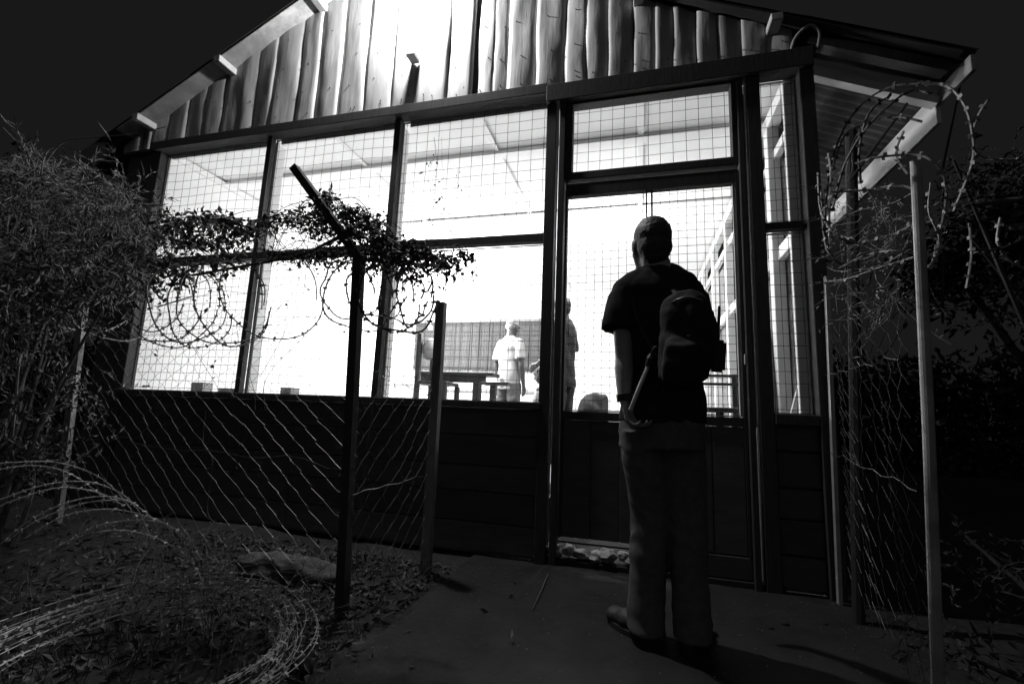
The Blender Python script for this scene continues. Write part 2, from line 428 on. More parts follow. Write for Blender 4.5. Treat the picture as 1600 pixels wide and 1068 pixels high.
# soffit board between roof edge and wall on the left, and rafters
for sgn, xe, ov, m in ((-1, -4.5, -.165, 'soffit'), (1, 1.72, -.115, 'darkwood')):
    x0, x1 = RX, xe
    V = []
    for t in range(25):
        x = x0+(x1-x0)*t/24
        for (yy, dz) in ((ov, -.004), (ov, -.018), (-.0 if sgn < 0 else -.06, -.022), (-.0 if sgn < 0 else -.06, -.008)):
            V.append((x, yy, roofz(x)+dz+.004*noise.noise(Vector((x*3, yy, 0)))))
    F = [(t*4+k, t*4+(k+1) % 4, (t+1)*4+(k+1) % 4, (t+1)*4+k) for t in range(24) for k in range(4)]
    link_mesh('soffit_board', V, F, m, B)
for xx, y0 in ((-4.27, -.19), (-3.44, -.19), (-2.56, -.19), (-1.86, -.17), (-.83, -.13), (.01, -.13), (.82, -.135)):
    hz_ = .030 if xx < -1 else .024; zz = roofz(xx)-.020-hz_; s_ = -.455 if xx > RX else .455
    V = []
    MB().box(xx-.034, xx+.034, y0, 5.2 if abs(xx-.82) < .01 else .028, zz-hz_, zz+hz_, .005).build('purlin', 'purlin', B)
MB().beam((1.02, .19, roofz(1.02)-.035), (1.75, .19, roofz(1.75)-.035), .05, .05, (0, 1, 0)).build('rafter', 'white', B)
MB().beam((1.02, .20, roofz(1.02)-.095), (1.75, .20, roofz(1.75)-.095), .05, .06, (0, 1, 0)).build('rafter', 'white', B)
MB().beam((1.02, 1.9, roofz(1.02)-.05), (1.74, 1.9, roofz(1.74)-.05), .06, .08, (0, 1, 0)).build('rafter', 'purlin', B)
MB().beam((1.02, .0, roofz(1.02)-.05), (1.7, .0, roofz(1.7)-.05), .06, .07, (0, 1, 0)).build('rafter', 'darkwood', B)
part_box('fascia_board', 'white', 1.755, 1.78, .22, 5.2, roofz(1.78)-.20, roofz(1.78)-.005, .003)
part_box('fascia_board', 'soffit', 1.755, 1.78, -.1, .215, roofz(1.78)-.10, roofz(1.78)-.004, .003)
# wall of the left flank outside
part_box('side_wall', 'lowplank', -4.6, -4.25, .04, .08, 0, ZT+.06, .003)
# bent conduit on the right corner
MB().tube(spline([(.9, -.06, 3.1), (.93, -.08, 3.19), (1.0, -.1, 3.24), (1.05, -.09, 3.19), (1.045, -.07, 3.1)], 6), .010, 7).build('conduit', 'greypost', B, smooth=True)

# ---------------- gable lamp
LX, LZ = -1.60, 4.10
lamp = thing('gable_lamp', (LX, 0, LZ), 'bare glaring lamp fixed high on the gable boards', 'wall lamp')
MB().tube([(LX, -.02, LZ+.06), (LX, -.10, LZ+.09), (LX, -.18, LZ+.07)], .01, 6).build('bracket', 'lampm', lamp)
bm = bmesh.new(); bmesh.ops.create_icosphere(bm, subdivisions=2, radius=.03, matrix=Matrix.Translation((LX, -.18, LZ)))
MB().bm(bm).build('bulb', 'bulb', lamp, smooth=True)
MB().tube([(LX, -.18, LZ+.03), (LX, -.18, LZ+.065)], .016, 8).build('socket', 'lampm', lamp)
def plight(name, loc, e, rad, parent):
    l = bpy.data.lights.new(name, 'POINT'); l.energy = e; l.shadow_soft_size = rad; l.color = (1, 1, 1)
    o = bpy.data.objects.new(name, l); COL.objects.link(o); o.parent = parent; o.location = Vector(loc)-root_base(parent)
plight('lamp_light', (LX, -.20, LZ-.04), 235, .045, lamp)
# hook / insulator with wire tails
h = atY(648, 92, -.05)
hk = thing('wire_hook', (h.x, 0, h.z), 'small dark bracket with curled wire ends below the gable lamp', 'hook')
MB().box(h.x-.04, h.x+.03, -.12, -.02, h.z-.02, h.z+.016, .004).build('bracket', 'lampm', hk)
MB().tube(spline([h+Vector((-.02, -.05, -.01)), h+Vector((-.06, -.05, -.025)), h+Vector((-.09, -.05, -.01)), h+Vector((-.10, -.05, .015))], 6), .004, 5).build('wire_end', 'lampm', hk)
MB().tube(spline([h+Vector((.0, -.06, .01)), h+Vector((-.012, -.06, .05)), h+Vector((.012, -.06, .04)), h+Vector((.03, -.05, .09))], 6), .003, 5).build('wire_end', 'lampm', hk)

# ---------------- interior lamps: one near the door, two unseen ones added to fill the room
for (x, y, z, e, lb) in ((-.30, 2.2, 2.82, 72, 'bare bulb hanging near the door inside the room'), (-2.2, 2.9, 2.25, 190, 'unseen bulb added low behind the middle windows to light the room'), (-3.3, 4.0, 2.2, 125, 'unseen bulb added low at the back left to light the room')):
    t = thing('ceiling_bulb', (x, y, 3.12), lb, 'ceiling lamp')
    MB().tube([(x, y, 3.10), (x, y, z+.055)], .003, 5).build('cord', 'white', t)
    bm = bmesh.new(); bmesh.ops.create_icosphere(bm, subdivisions=2, radius=.035, matrix=Matrix.Translation((x, y, z+.02)))
    MB().bm(bm).build('bulb', 'bulb', t, smooth=True)
    plight('bulb_light', (x, y, z-.03), e, .12, t)

# ================================================================ people
def capsule(bm, a, b, ra, rb, seg=14):
    a = Vector(a); b = Vector(b); d = b-a; L = d.length
    for p, r in ((a, ra), (b, rb)):
        bmesh.ops.create_icosphere(bm, subdivisions=2, radius=r, matrix=Matrix.Translation(p))
    if L > 1e-4:
        q = d.to_track_quat('Z', 'Y').to_matrix().to_4x4()
        bmesh.ops.create_cone(bm, cap_ends=True, segments=seg, radius1=ra, radius2=rb, depth=L, matrix=Matrix.Translation((a+b)/2) @ q)
def ellip(bm, c, rx, ry, rz, rot=None, sub=3):
    bmesh.ops.create_icosphere(bm, subdivisions=sub, radius=1, matrix=Matrix.Translation(c) @ (rot or Matrix.Identity(4)) @ Matrix.Diagonal((rx, ry, rz, 1)))
def loft(bm, secs, n=28):
    rings = []
    for (c, rx, ry, ang) in secs:
        c = Vector(c); ca, sa = math.cos(ang), math.sin(ang); rg = []
        for k in range(n):
            t = 2*math.pi*k/n; e = .85
            x = rx*math.copysign(abs(math.cos(t))**e, math.cos(t)); y = ry*math.copysign(abs(math.sin(t))**e, math.sin(t))
            rg.append(bm.verts.new((c.x+x*ca-y*sa, c.y+x*sa+y*ca, c.z)))
        rings.append(rg)
    for a, b in zip(rings, rings[1:]):
        for k in range(n): bm.faces.new((a[k], a[(k+1) % n], b[(k+1) % n], b[k]))
    bm.faces.new(rings[0][::-1]); bm.faces.new(rings[-1])
def remesh(name, bm, vox, smooth, m, parent, fn=None, base=None):
    me = bpy.data.meshes.new('tmp'); bmesh.ops.recalc_face_normals(bm, faces=bm.faces[:]); bm.to_mesh(me); bm.free()
    o = bpy.data.objects.new('tmp', me); COL.objects.link(o)
    r = o.modifiers.new('r', 'REMESH'); r.mode = 'VOXEL'; r.voxel_size = vox
    if smooth: s_ = o.modifiers.new('s', 'SMOOTH'); s_.iterations = smooth; s_.factor = .5
    dg = bpy.context.evaluated_depsgraph_get(); ev = o.evaluated_get(dg)
    m2 = bpy.data.meshes.new_from_object(ev); bpy.data.objects.remove(o)
    nv = len(m2.vertices); co = np.empty(nv*3); m2.vertices.foreach_get('co', co); co = co.reshape(-1, 3)
    if fn:
        no = np.empty(nv*3); m2.vertices.foreach_get('normal', no) if hasattr(m2.vertices[0], 'normal') else None
        no = no.reshape(-1, 3)
        for i in range(nv):
            co[i] += no[i]*fn(Vector(co[i]))
    b = root_base(parent) if parent is not None else Vector(base or (0, 0, 0))
    co = co - np.array(b)
    m2.vertices.foreach_set('co', co.reshape(-1)); m2.update(); m2.name = name
    m2.materials.clear(); m2.materials.append(M[m]); m2.polygons.foreach_set('use_smooth', [True]*len(m2.polygons))
    ob = bpy.data.objects.new(name, m2); COL.objects.link(ob)
    if parent is not None: ob.parent = parent
    else: ob.location = b
    return ob

def hand(bm, wrist, d, side, palm, s=1.0, curl=.5):
    """d: direction wrist to knuckles, side: towards the thumb, palm: palm normal"""
    w_ = Vector(wrist); d = Vector(d).normalized(); palm = Vector(palm); palm = (palm-d*palm.dot(d)).normalized(); side = d.cross(palm) if d.cross(palm).dot(Vector(side)) > 0 else -d.cross(palm)
    for k in range(4):
        o_ = (k-1.5)*.019*s
        capsule(bm, w_+side*(-o_*.6), w_+d*.085*s+side*(-o_), .014*s, .0115*s, 8)
    lens = (.040, .046, .043, .033)
    for k in range(4):
        o_ = (1.5-k)*.0205*s
        p = w_+d*.088*s+side*o_; ang = 0
        for q, f_ in enumerate((1.0, .65, .5)):
            ang += curl*(.8 if q == 0 else 1.0)
            dd = d*math.cos(ang)+palm*math.sin(ang)
            p2 = p+dd*lens[k]*f_*s
            capsule(bm, p, p2, (.0092-.0007*q)*s, (.0086-.0008*q)*s, 8); p = p2
    p = w_+d*.02*s+side*.018*s
    for f_, a_ in ((.042, .55), (.032, .35), (.026, .15)):
        dd = (d*math.cos(a_)+side*math.sin(a_)+palm*.45).normalized(); p2 = p+dd*f_*s; capsule(bm, p, p2, .011*s, .0095*s, 8); p = p2

def head(bm, c, face, s=1.0, tilt=0.0):
    """c: centre of the skull, face: horizontal facing direction"""
    f = Vector((face[0], face[1], tilt)).normalized(); r = f.cross(Vector((0, 0, 1))).normalized(); u = r.cross(f)
    rot = Matrix((r, f, u)).transposed().to_4x4(); c = Vector(c)
    P = lambda x, y, z: c+(r*x+f*y+u*z)*s
    ellip(bm, P(0, -.008, .022), .076*s, .096*s, .094*s, rot)
    ellip(bm, P(0, .022, -.03), .062*s, .070*s, .078*s, rot)
    ellip(bm, P(0, .042, -.082), .034*s, .034*s, .028*s, rot, 2)       # chin
    capsule(bm, P(0, .088, .012), P(0, .108, -.022), .008*s, .013*s, 8)  # nose
    capsule(bm, P(-.05, .078, .030), P(.05, .078, .030), .010*s, .010*s, 8)  # brow
    for sx in (-1, 1):
        ellip(bm, P(sx*.077, -.004, -.005), .010*s, .021*s, .033*s, rot, 2)
        ellip(bm, P(sx*.03, .082, .008), .012*s, .008*s, .008*s, rot, 2)
        capsule(bm, P(sx*.052, .02, -.03), P(sx*.03, .045, -.08), .026*s, .024*s, 8)
    capsule(bm, P(-.018, .088, -.052), P(.018, .088, -.052), .009*s, .009*s, 8)
    return P, rot

def fold(amp, fx, fz, seed):
    def f(p):
        return amp*noise.noise(Vector((p.x*fx+seed, p.y*fx, p.z*fz))) + amp*.5*noise.noise(Vector((p.x*fx*2.3, p.y*fx*2.3+seed, p.z*fz*2.1)))
    return f

# ---- the standing visitor seen from behind
PY = -.85
def Wp(px, py, dy=0.0): return atY(px, py, PY+dy)
person = thing('person', (.09, PY, 0), 'person in dark T-shirt standing outside the screened door with a pack on the back', 'person')
hc = Wp(1017, 385, .02)
fdir = Vector((-.30, .95, 0)).normalized()
neck0 = Wp(1029, 416, .01); 
shL = Wp(972, 451, .0); shR = Wp(1082, 452, .03)
elL = Wp(975, 558, -.05); wrL = Wp(975, 622, -.10); 
elR = Wp(1092, 560, .10); wrR = Wp(1060, 610, .24)
chest = Wp(1030, 500, .02); waist = Wp(1034, 590, .02); hip = Wp(1033, 650, .0)
hipL = Wp(1003, 665, .0); hipR = Wp(1062, 665, .02)
knL = Wp(1016, 815, .03); knR = Wp(1073, 815, .04)
anL = Vector((.030, PY+.03, .10)); anR = Vector((.205, PY+.03, .10))
bm = bmesh.new()
P, rot = head(bm, hc+Vector((0, 0, .0)), fdir, 1.03, -.03)
capsule(bm, hc+Vector((.01, -.02, -.05)), neck0+Vector((0, 0, -.03)), .058, .064)
loft(bm, [(neck0+Vector((0, 0, -.02)), .07, .06, -.2), (neck0+Vector((0, 0, -.06)), .12, .08, -.2), (chest, .15, .09, -.2), (waist, .13, .085, -.2), (hip, .14, .095, -.2), (hip+Vector((0, 0, -.08)), .13, .09, -.2)])
for a, e, wr_, in ((shL, elL, wrL), (shR, elR, wrR)):
    a2 = a.lerp(chest, .12)+Vector((0, 0, -.01)); capsule(bm, a2, a.lerp(e, .5), .040, .045); capsule(bm, a.lerp(e, .5), e, .045, .038); capsule(bm, e, e.lerp(wr_, .3), .038, .041); capsule(bm, e.lerp(wr_, .3), wr_, .041, .026)
for h_, k_, a_ in ((hipL, knL, anL), (hipR, knR, anR)):
    capsule(bm, h_, k_, .07, .05); capsule(bm, k_, a_, .05, .035)
hand(bm, wrL, Vector((.35, -.12, -1)), Vector((1, .3, 0)), Vector((.9, -.5, 0)), 1.0, .75)
hand(bm, wrR, Vector((-.5, .4, -.5)), Vector((0, .3, 1)), Vector((-.5, -.5, 0)), .98, .5)
remesh('body', bm, .0062, 4, 'skin', person)
# hair: short, covers crown and nape
bm = bmesh.new()
ellip(bm, P(0, -.020, .035), .083, .099, .094, rot); ellip(bm, P(0, -.045, -.018), .076, .066, .078, rot); ellip(bm, P(0, -.050, -.06), .058, .045, .05, rot)
hm = remesh('hair', bm, .006, 2, 'hair', person, lambda p: .0025*noise.noise(p*70)+.002*noise.noise(p*25))
# t-shirt
bm = bmesh.new(); A = -.2
loft(bm, [(neck0+Vector((0, .0, -.015)), .066, .062, A), (neck0+Vector((0, 0, -.04)), .105, .078, A), (neck0+Vector((0, 0, -.07)), .160, .095, A), (neck0+Vector((0, 0, -.11)), .178, .108, A),
          (chest+Vector((0, 0, .04)), .178, .115, A), (chest+Vector((0, 0, -.06)), .172, .115, A), (waist+Vector((0, 0, .03)), .158, .112, A), (waist+Vector((.003, 0, -.08)), .165, .12, A), (hip+Vector((0, 0, .01)), .170, .125, A), (hip+Vector((0, 0, -.03)), .172, .126, A)])
for a, e, bx in ((shL, elL, -1), (shR, elR, 1)):
    capsule(bm, a+Vector((-bx*.03, 0, .0)), a.lerp(e, .3), .062, .066)
    capsule(bm, neck0+Vector((bx*.055, 0, -.035)), a+Vector((-bx*.012, 0, -.012)), .048, .066)
    d = (e-a).normalized(); q = (a.lerp(e, .56)+Vector((bx*.014, 0, 0)))
    bmesh.ops.create_cone(bm, cap_ends=True, segments=20, radius1=.062, radius2=.078, depth=.17, matrix=Matrix.Translation(a.lerp(e, .36)+Vector((bx*.008, 0, 0))) @ (q-a).to_track_quat('Z', 'Y').to_matrix().to_4x4())
remesh('tshirt', bm, .0075, 9, 'tee', person, fold(.012, 9, 5, 3))
# jeans
bm = bmesh.new()
loft(bm, [(hip+Vector((0, 0, .03)), .160, .115, A), (hip+Vector((0, .0, -.05)), .172, .122, A), (hip+Vector((0, 0, -.13)), .172, .12, A)])
for h_, k_, a_, bx in ((hipL, knL, anL, -1), (hipR, knR, anR, 1)):
    loft(bm, [(h_+Vector((0, 0, -.02)), .088, .11, 0), (h_.lerp(k_, .35), .093, .105, 0), (h_.lerp(k_, .8), .082, .088, 0), (k_, .078, .085, 0), (k_.lerp(a_, .3), .073, .088, 0), (k_.lerp(a_, .75), .071, .080, 0), (a_+Vector((0, -.005, .0)), .072, .08, 0), (a_+Vector((0, -.01, -.055)), .072, .088, 0)], 24)
def jf(p):
    z = p.z
    k = .5+1.1*math.exp(-((z-.42)/.12)**2)+.8*math.exp(-((z-.15)/.07)**2)+.3*math.exp(-((z-.8)/.08)**2)
    q = Vector((p.x*6, p.y*6, z*15+p.x*9+2*noise.noise(p*4)))
    rdg = .5-abs(noise.noise(q))*1.6
    return k*(.006*rdg) + .006*noise.noise(Vector((p.x*8, p.y*8, z*5)))
remesh('jeans', bm, .0068, 2, 'jeans', person, jf)
# belt pouch lump and belt
MB().bm((lambda b: (loft(b, [(hip+Vector((0, 0, .012)), .164, .121, A), (hip+Vector((0, 0, .045)), .162, .119, A)]), b)[1])(bmesh.new())).build('belt', 'strap', person)
# boots
for nm, an, toe in (('boot', anL, Vector((-.75, .66, 0))), ('boot', anR, Vector((.35, .94, 0)))):
    toe.normalize(); bm = bmesh.new(); g = Vector((an.x, an.y, 0))
    capsule(bm, g+Vector((0, -.01, .14)), g+Vector((0, -.01, .06)), .052, .05)
    sd_ = toe.cross(Vector((0, 0, 1)))
    for t_, r_, z_ in ((-.05, .042, .045), (.03, .046, .052), (.10, .048, .045), (.165, .043, .038)):
        ellip(bm, g+toe*t_+Vector((0, 0, z_)), r_, r_*1.1, r_*.85, None, 2)
    capsule(bm, g-toe*.04+Vector((0, 0, .05)), g+toe*.16+Vector((0, 0, .036)), .046, .034)
    bt = remesh(nm, bm, .006, 3, 'boot', person, lambda p: .002*noise.noise(p*40))
    S = MB(); a0 = math.atan2(toe.y, toe.x); V = []; n = 22
    for zz in (.002, .024):
        for k in range(n):
            t = 2*math.pi*k/n; xx = .145*math.cos(t)+.06; yy = .050*math.sin(t)*(1+.12*math.cos(t))
            V.append((g.x+toe.x*xx+sd_.x*yy, g.y+toe.y*xx+sd_.y*yy, zz))
    S.add(V, [(k, (k+1) % n, n+(k+1) % n, n+k) for k in range(n)]+[tuple(range(n)), tuple(range(n, 2*n))]); S.build('sole', 'sole', bt)
# wrist band
q = wrL.lerp(elL, .02)
MB().tube([q+Vector((.0, 0, .014)), q+Vector((.004, 0, -.014))], [.033, .033], 14).build('wristband', 'strap', person)

# ---- pack, carried on the back: its own thing
pc = atY(1074, 530, PY-.17)
pk = thing('backpack', (pc.x, pc.y, pc.z-.2), 'black rounded pack slung on the right side of the standing visitor', 'backpack')
bm = bmesh.new()
ps = (PY-.17+2.916)/(-.85+2.916)
def Q(px, py, dy=0): return atY(px, py, PY-.17+dy)
loft(bm, [(Q(1062, 604), .055, .05, -.1), (Q(1066, 590), .088, .075, -.1), (Q(1072, 555), .103, .085, -.1), (Q(1075, 515), .106, .085, -.1), (Q(1074, 490), .100, .08, -.1), (Q(1072, 470), .080, .065, -.1), (Q(1072, 459), .045, .04, -.1)])
loft(bm, [(Q(1060, 596, -.07), .05, .03, -.1), (Q(1062, 570, -.085), .062, .035, -.1), (Q(1066, 540, -.085), .062, .035, -.1), (Q(1066, 528, -.06), .05, .03, -.1)])
loft(bm, [(Q(1052, 660, .08), .04, .03, -.1), (Q(1056, 640, .07), .075, .045, -.1), (Q(1060, 612, .05), .075, .05, -.1), (Q(1062, 600, .03), .05, .05, -.1)])
remesh('bag', bm, .007, 3, 'pack', pk, fold(.010, 12, 12, 8))
st = MB()
st.tube(spline([Q(1062, 466, .02), Q(1050, 448, .10), Q(1052, 440, .20), Q(1058, 455, .30)], 5), .013, 6).build('shoulder_strap', 'strap', pk)
MB().tube(spline([Q(1030, 560, .02), Q(1005, 520, .08), Q(990, 480, .09), Q(985, 440, .14), Q(986, 436, .2)], 5), .010, 6).build('shoulder_strap', 'strap', pk)
MB().tube(spline([Q(1042, 478, .0), Q(1058, 468, -.09), Q(1078, 464, -.10), Q(1098, 470, -.06)], 5), .004, 5).build('zip', 'buckle', pk)
MB().box(Q(1071, 533).x-.004, Q(1071, 533).x+.004, PY-.31, PY-.295, Q(1071, 533).z-.0025, Q(1071, 533).z+.0025).build('zip_pull', 'buckle', pk)
# two-way radio with aerial
rc = Q(1121, 556, .04)
rd = thing('handheld_radio', (rc.x, rc.y, rc.z-.06), 'black two-way radio with upright aerial clipped to the side of the pack', 'radio')
bm = bmesh.new(); bmesh.ops.create_cube(bm, size=1, matrix=Matrix.Translation(rc) @ Matrix.Rotation(.08, 4, 'Y') @ Matrix.Diagonal((.058, .036, .125, 1)))
bmesh.ops.bevel(bm, geom=bm.edges[:], offset=.01, segments=2, affect='EDGES'); MB().bm(bm).build('case', 'plastic', rd)
bt_ = Q(1122, 532, .04); tp = Q(1124, 478, .04)
MB().tube([bt_, bt_.lerp(tp, .3), bt_.lerp(tp, .95), tp], [.0075, .006, .0055, .0045], 8).build('aerial', 'plastic', rd)
MB().tube([bt_+Vector((-.014, 0, 0)), bt_+Vector((-.014, 0, .014))], .007, 8).build('knob', 'plastic', rd)
# pale rod held behind the back
r0 = atY(1012, 572, PY-.15); r1 = atY(985, 640, PY-.16)
rod = thing('baton', (r1.x, r1.y, r1.z), 'short pale baton held behind the back in the left hand of the standing visitor', 'baton')
d_ = (r1-r0).normalized()
MB().tube([r0-d_*.004, r0, r1, r1+d_*.004], [.005, .0088, .008, .005], 10).build('shaft', 'rod', rod, smooth=True)
MB().tube([r0-d_*.05, r0-d_*.03, r0], [.013, .018, .014], 10).tube(spline([r0-d_*.05+Vector((-.008, 0, 0)), r0-d_*.085+Vector((.0, 0, .0)), r0-d_*.06+Vector((.03, 0, 0)), r0-d_*.03+Vector((.012, 0, 0))], 4), .005, 5).build('grip', 'plastic', rod)
MB().beam(r0-d_*.06+Vector((.025, -.005, .006)), r0-d_*.075+Vector((.052, -.005, .018)), .008, .01).build('clip', 'buckle', rod)
# ---- people inside
def simple_person(base, h, yaw_, label, tee, trousers, hairm, skin, sit=False, tilt=-.2, arms='down', cap=None):
    p = thing('person', base, label, 'person'); s = h/1.76; b = Vector(base)
    cy, sy = math.cos(yaw_), math.sin(yaw_)
    def T(x, y, z): return b+Vector(((x*cy-y*sy)*s, (x*sy+y*cy)*s, z*s))       # local: x right, y front
    fz = Vector((-sy, cy, 0)); dz = -.38 if sit else 0
    bm = bmesh.new()
    Ph, rt_ = head(bm, T(0, .03 if not sit else .06, 1.65+dz), fz, s*1.07, tilt)
    capsule(bm, T(0, .0, 1.60+dz), T(0, -.02, 1.46+dz), .052*s, .060*s)
    loft(bm, [(T(0, 0, .90+dz), .13*s, .09*s, yaw_), (T(0, 0, 1.2+dz), .13*s, .09*s, yaw_), (T(0, -.01, 1.40+dz), .15*s, .09*s, yaw_), (T(0, -.01, 1.47+dz), .08*s, .06*s, yaw_)])
    aj = {}
    for sx in (-1, 1):
        sh = T(sx*.185, -.01, 1.43+dz)
        if arms == 'down': el = T(sx*.235, -.02, 1.12+dz); wr = T(sx*.22, .05, .87+dz)
        else: el = T(sx*.23, .0, 1.12+dz); wr = T(sx*.16, .22, 1.02+dz)
        aj[sx] = (sh, el, wr)
        capsule(bm, sh, el, .047*s, .038*s, 10); capsule(bm, el, el.lerp(wr, .3), .038*s, .039*s, 10); capsule(bm, el.lerp(wr, .3), wr, .039*s, .025*s, 10)
        hand(bm, wr, wr-el, fz, T(-sx, 0, 0)-T(0, 0, 0), s, .35)
        if not sit:
            capsule(bm, T(sx*.09, 0, .92), T(sx*.1, .02, .5), .075*s, .05*s); capsule(bm, T(sx*.1, .02, .5), T(sx*.11, -.01, .08), .05*s, .035*s)
        else:
            capsule(bm, T(sx*.09, 0, .52), T(sx*.12, .42, .5), .075*s, .055*s); capsule(bm, T(sx*.12, .42, .5), T(sx*.12, .40, .08), .05*s, .035*s)
    remesh('body', bm, .009, 3, skin, p)
    bm = bmesh.new()
    loft(bm, [(T(0, 0, .80+dz if not sit else .5), .178*s, .125*s, yaw_), (T(0, 0, 1.0+dz), .175*s, .12*s, yaw_), (T(0, 0, 1.15+dz), .168*s, .115*s, yaw_), (T(0, -.01, 1.36+dz), .185*s, .118*s, yaw_), (T(0, -.012, 1.45+dz), .165*s, .10*s, yaw_), (T(0, -.012, 1.50+dz), .10*s, .075*s, yaw_), (T(0, -.012, 1.53+dz), .066*s, .06*s, yaw_)])
    for sx in (-1, 1):
        sh, el, wr = aj[sx]; capsule(bm, sh+(T(-sx*.02, 0, 0)-b), sh.lerp(el, .35), .062*s, .064*s)
        bmesh.ops.create_cone(bm, cap_ends=True, segments=18, radius1=.06*s, radius2=.074*s, depth=.19*s, matrix=Matrix.Translation(sh.lerp(el, .42)) @ (el-sh).to_track_quat('Z', 'Y').to_matrix().to_4x4())
    remesh('shirt', bm, .010, 2, tee, p, fold(.014, 8, 5, base[0]*3))
    bm = bmesh.new()
    if not sit:
        loft(bm, [(T(0, 0, 1.0), .16*s, .11*s, yaw_), (T(0, 0, .82), .175*s, .125*s, yaw_)])
        for sx in (-1, 1):
            loft(bm, [(T(sx*.09, 0, .88), .085*s, .11*s, yaw_), (T(sx*.095, .01, .5), .078*s, .085*s, yaw_), (T(sx*.11, -.01, .07), .068*s, .08*s, yaw_)])
    else:
        loft(bm, [(T(0, 0, .66), .165*s, .12*s, yaw_), (T(0, 0, .44), .18*s, .14*s, yaw_)])
        for sx in (-1, 1):
            capsule(bm, T(sx*.09, 0, .53), T(sx*.12, .42, .51), .092*s, .075*s); capsule(bm, T(sx*.12, .42, .51), T(sx*.12, .40, .12), .072*s, .06*s)
    remesh('trousers', bm, .010, 2, trousers, p, fold(.012, 10, 9, 1))
    for sx in (-1, 1):
        bm = bmesh.new(); yy = .40 if sit else -.01
        capsule(bm, T(sx*.115, yy-.03, .045), T(sx*.125, yy+.16, .035), .042*s, .034*s); remesh('shoe', bm, .009, 2, 'shoe', p)
    bm = bmesh.new()
    if cap:
        ellip(bm, Ph(0, -.012, .045), .083*s, .102*s, .08*s, rt_); ob = remesh('cap', bm, .007, 2, cap, p)
        bm = bmesh.new(); ellip(bm, Ph(0, .10, .05), .06*s, .06*s, .01*s, rt_, 2); remesh('cap_peak', bm, .006, 1, cap, p)
        bm = bmesh.new(); ellip(bm, Ph(0, -.035, -.005), .076*s, .072*s, .055*s, rt_); remesh('hair', bm, .007, 2, hairm, p)
    else:
        ellip(bm, Ph(0, -.018, .035), .081*s, .098*s, .092*s, rt_); ellip(bm, Ph(0, -.045, -.012), .072*s, .062*s, .07*s, rt_); remesh('hair', bm, .007, 2, hairm, p)
    return p
w1 = atY(799, 503, 3.2); 
simple_person((w1.x, 3.2, FZ), (w1.z-FZ)*1.02, -.5, 'person in white T-shirt and light cap seen from behind inside the room', 'teew', 'trg', 'hairg', 'skind', tilt=-.35, cap='teew')
w2 = atY(881, 466, 2.0)
simple_person((w2.x, 2.0, FZ), w2.z-FZ, 1.25, 'person in grey polo shirt and dark trousers partly behind the door post', 'polo', 'trd', 'hair', 'skind', tilt=-.05, arms='bent')
w3 = atY(853, 568, 2.9)
simple_person((w3.x, 2.9, w3.z-1.38), 1.72, 1.3, 'seated person with dark hair in white shirt behind the left door post', 'teew', 'trd', 'hair', 'skind', sit=True, tilt=-.3, arms='bent')

# ================================================================ furniture inside
def leg_box(p, x, y, z0, z1, wd, m='furn', name='leg'): MB().box(x-wd/2, x+wd/2, y-wd/2, y+wd/2, z0, z1, .004).build(name, m, p)
# seat for the sitter
st_ = thing('stool', (w3.x, 2.9, FZ), 'dark wooden stool under the seated person behind the door post', 'stool')
zt_ = w3.z-1.38+.40
MB().box(w3.x-.2, w3.x+.2, 2.7, 3.1, zt_-.04, zt_, .006).build('seat', 'furn', st_)
for a in (-1, 1):
    for b in (-1, 1): leg_box(st_, w3.x+a*.16, 2.9+b*.16, FZ, zt_-.04, .04)
# high table
a = atY(650, 583, 2.5); b = atY(770, 583, 2.5); zt = (a.z+b.z)/2+.02
tb = thing('table', ((a.x+b.x)/2, 2.7, FZ), 'high dark wooden table between the seat post and the person in white', 'table')
MB().box(a.x, b.x, 2.5, 2.8, zt-.045, zt, .006).build('tabletop', 'furn', tb)
MB().box(a.x+.05, b.x-.1, 2.53, 2.56, zt-.13, zt-.046, .003).build('apron', 'furn', tb)
lx = atY(742, 600, 2.55).x
for xx in (lx, a.x+.2): MB().box(xx-.037, xx+.037, 2.57, 2.72, FZ, zt-.046, .005).build('leg', 'furn', tb)
a = atY(752, 598, 2.25); b = atY(796, 598, 2.25)
tb2 = thing('table', ((a.x+b.x)/2, 2.35, FZ), 'small dark wooden table with one thick leg in front of the person in white', 'table')
MB().box(a.x, b.x, 2.2, 2.45, a.z-.02, a.z+.012, .004).build('tabletop', 'furn', tb2)
leg_box(tb2, atY(770, 600, 2.3).x, 2.32, FZ+.03, a.z-.02, .065)
MB().box(a.x+.03, b.x-.03, 2.25, 2.4, FZ, FZ+.03).build('foot', 'furn', tb2)
# tall seat posts with pale cushion
a = atY(657, 521, 2.2)
cs = thing('high_chair', (a.x+.15, 2.3, FZ), 'tall dark framed chair with pale rounded cushion at the left end of the table', 'chair')
for xx, yy in ((a.x, 2.2), (a.x, 2.6)): leg_box(cs, xx, yy, FZ, a.z, .055, name='post')
for xx, yy in ((a.x+.36, 2.2), (a.x+.36, 2.6)): leg_box(cs, xx, yy, FZ, 1.18, .055)
MB().box(a.x-.02, a.x+.38, 2.19, 2.61, 1.18, 1.22, .005).build('seat', 'furn', cs)
bm = bmesh.new(); c_ = atY(671, 545, 2.35); ellip(bm, c_, .065, .16, .14, Matrix.Rotation(.2, 4, 'Y')); MB().bm(bm).build('cushion', 'cushion', cs, smooth=True)
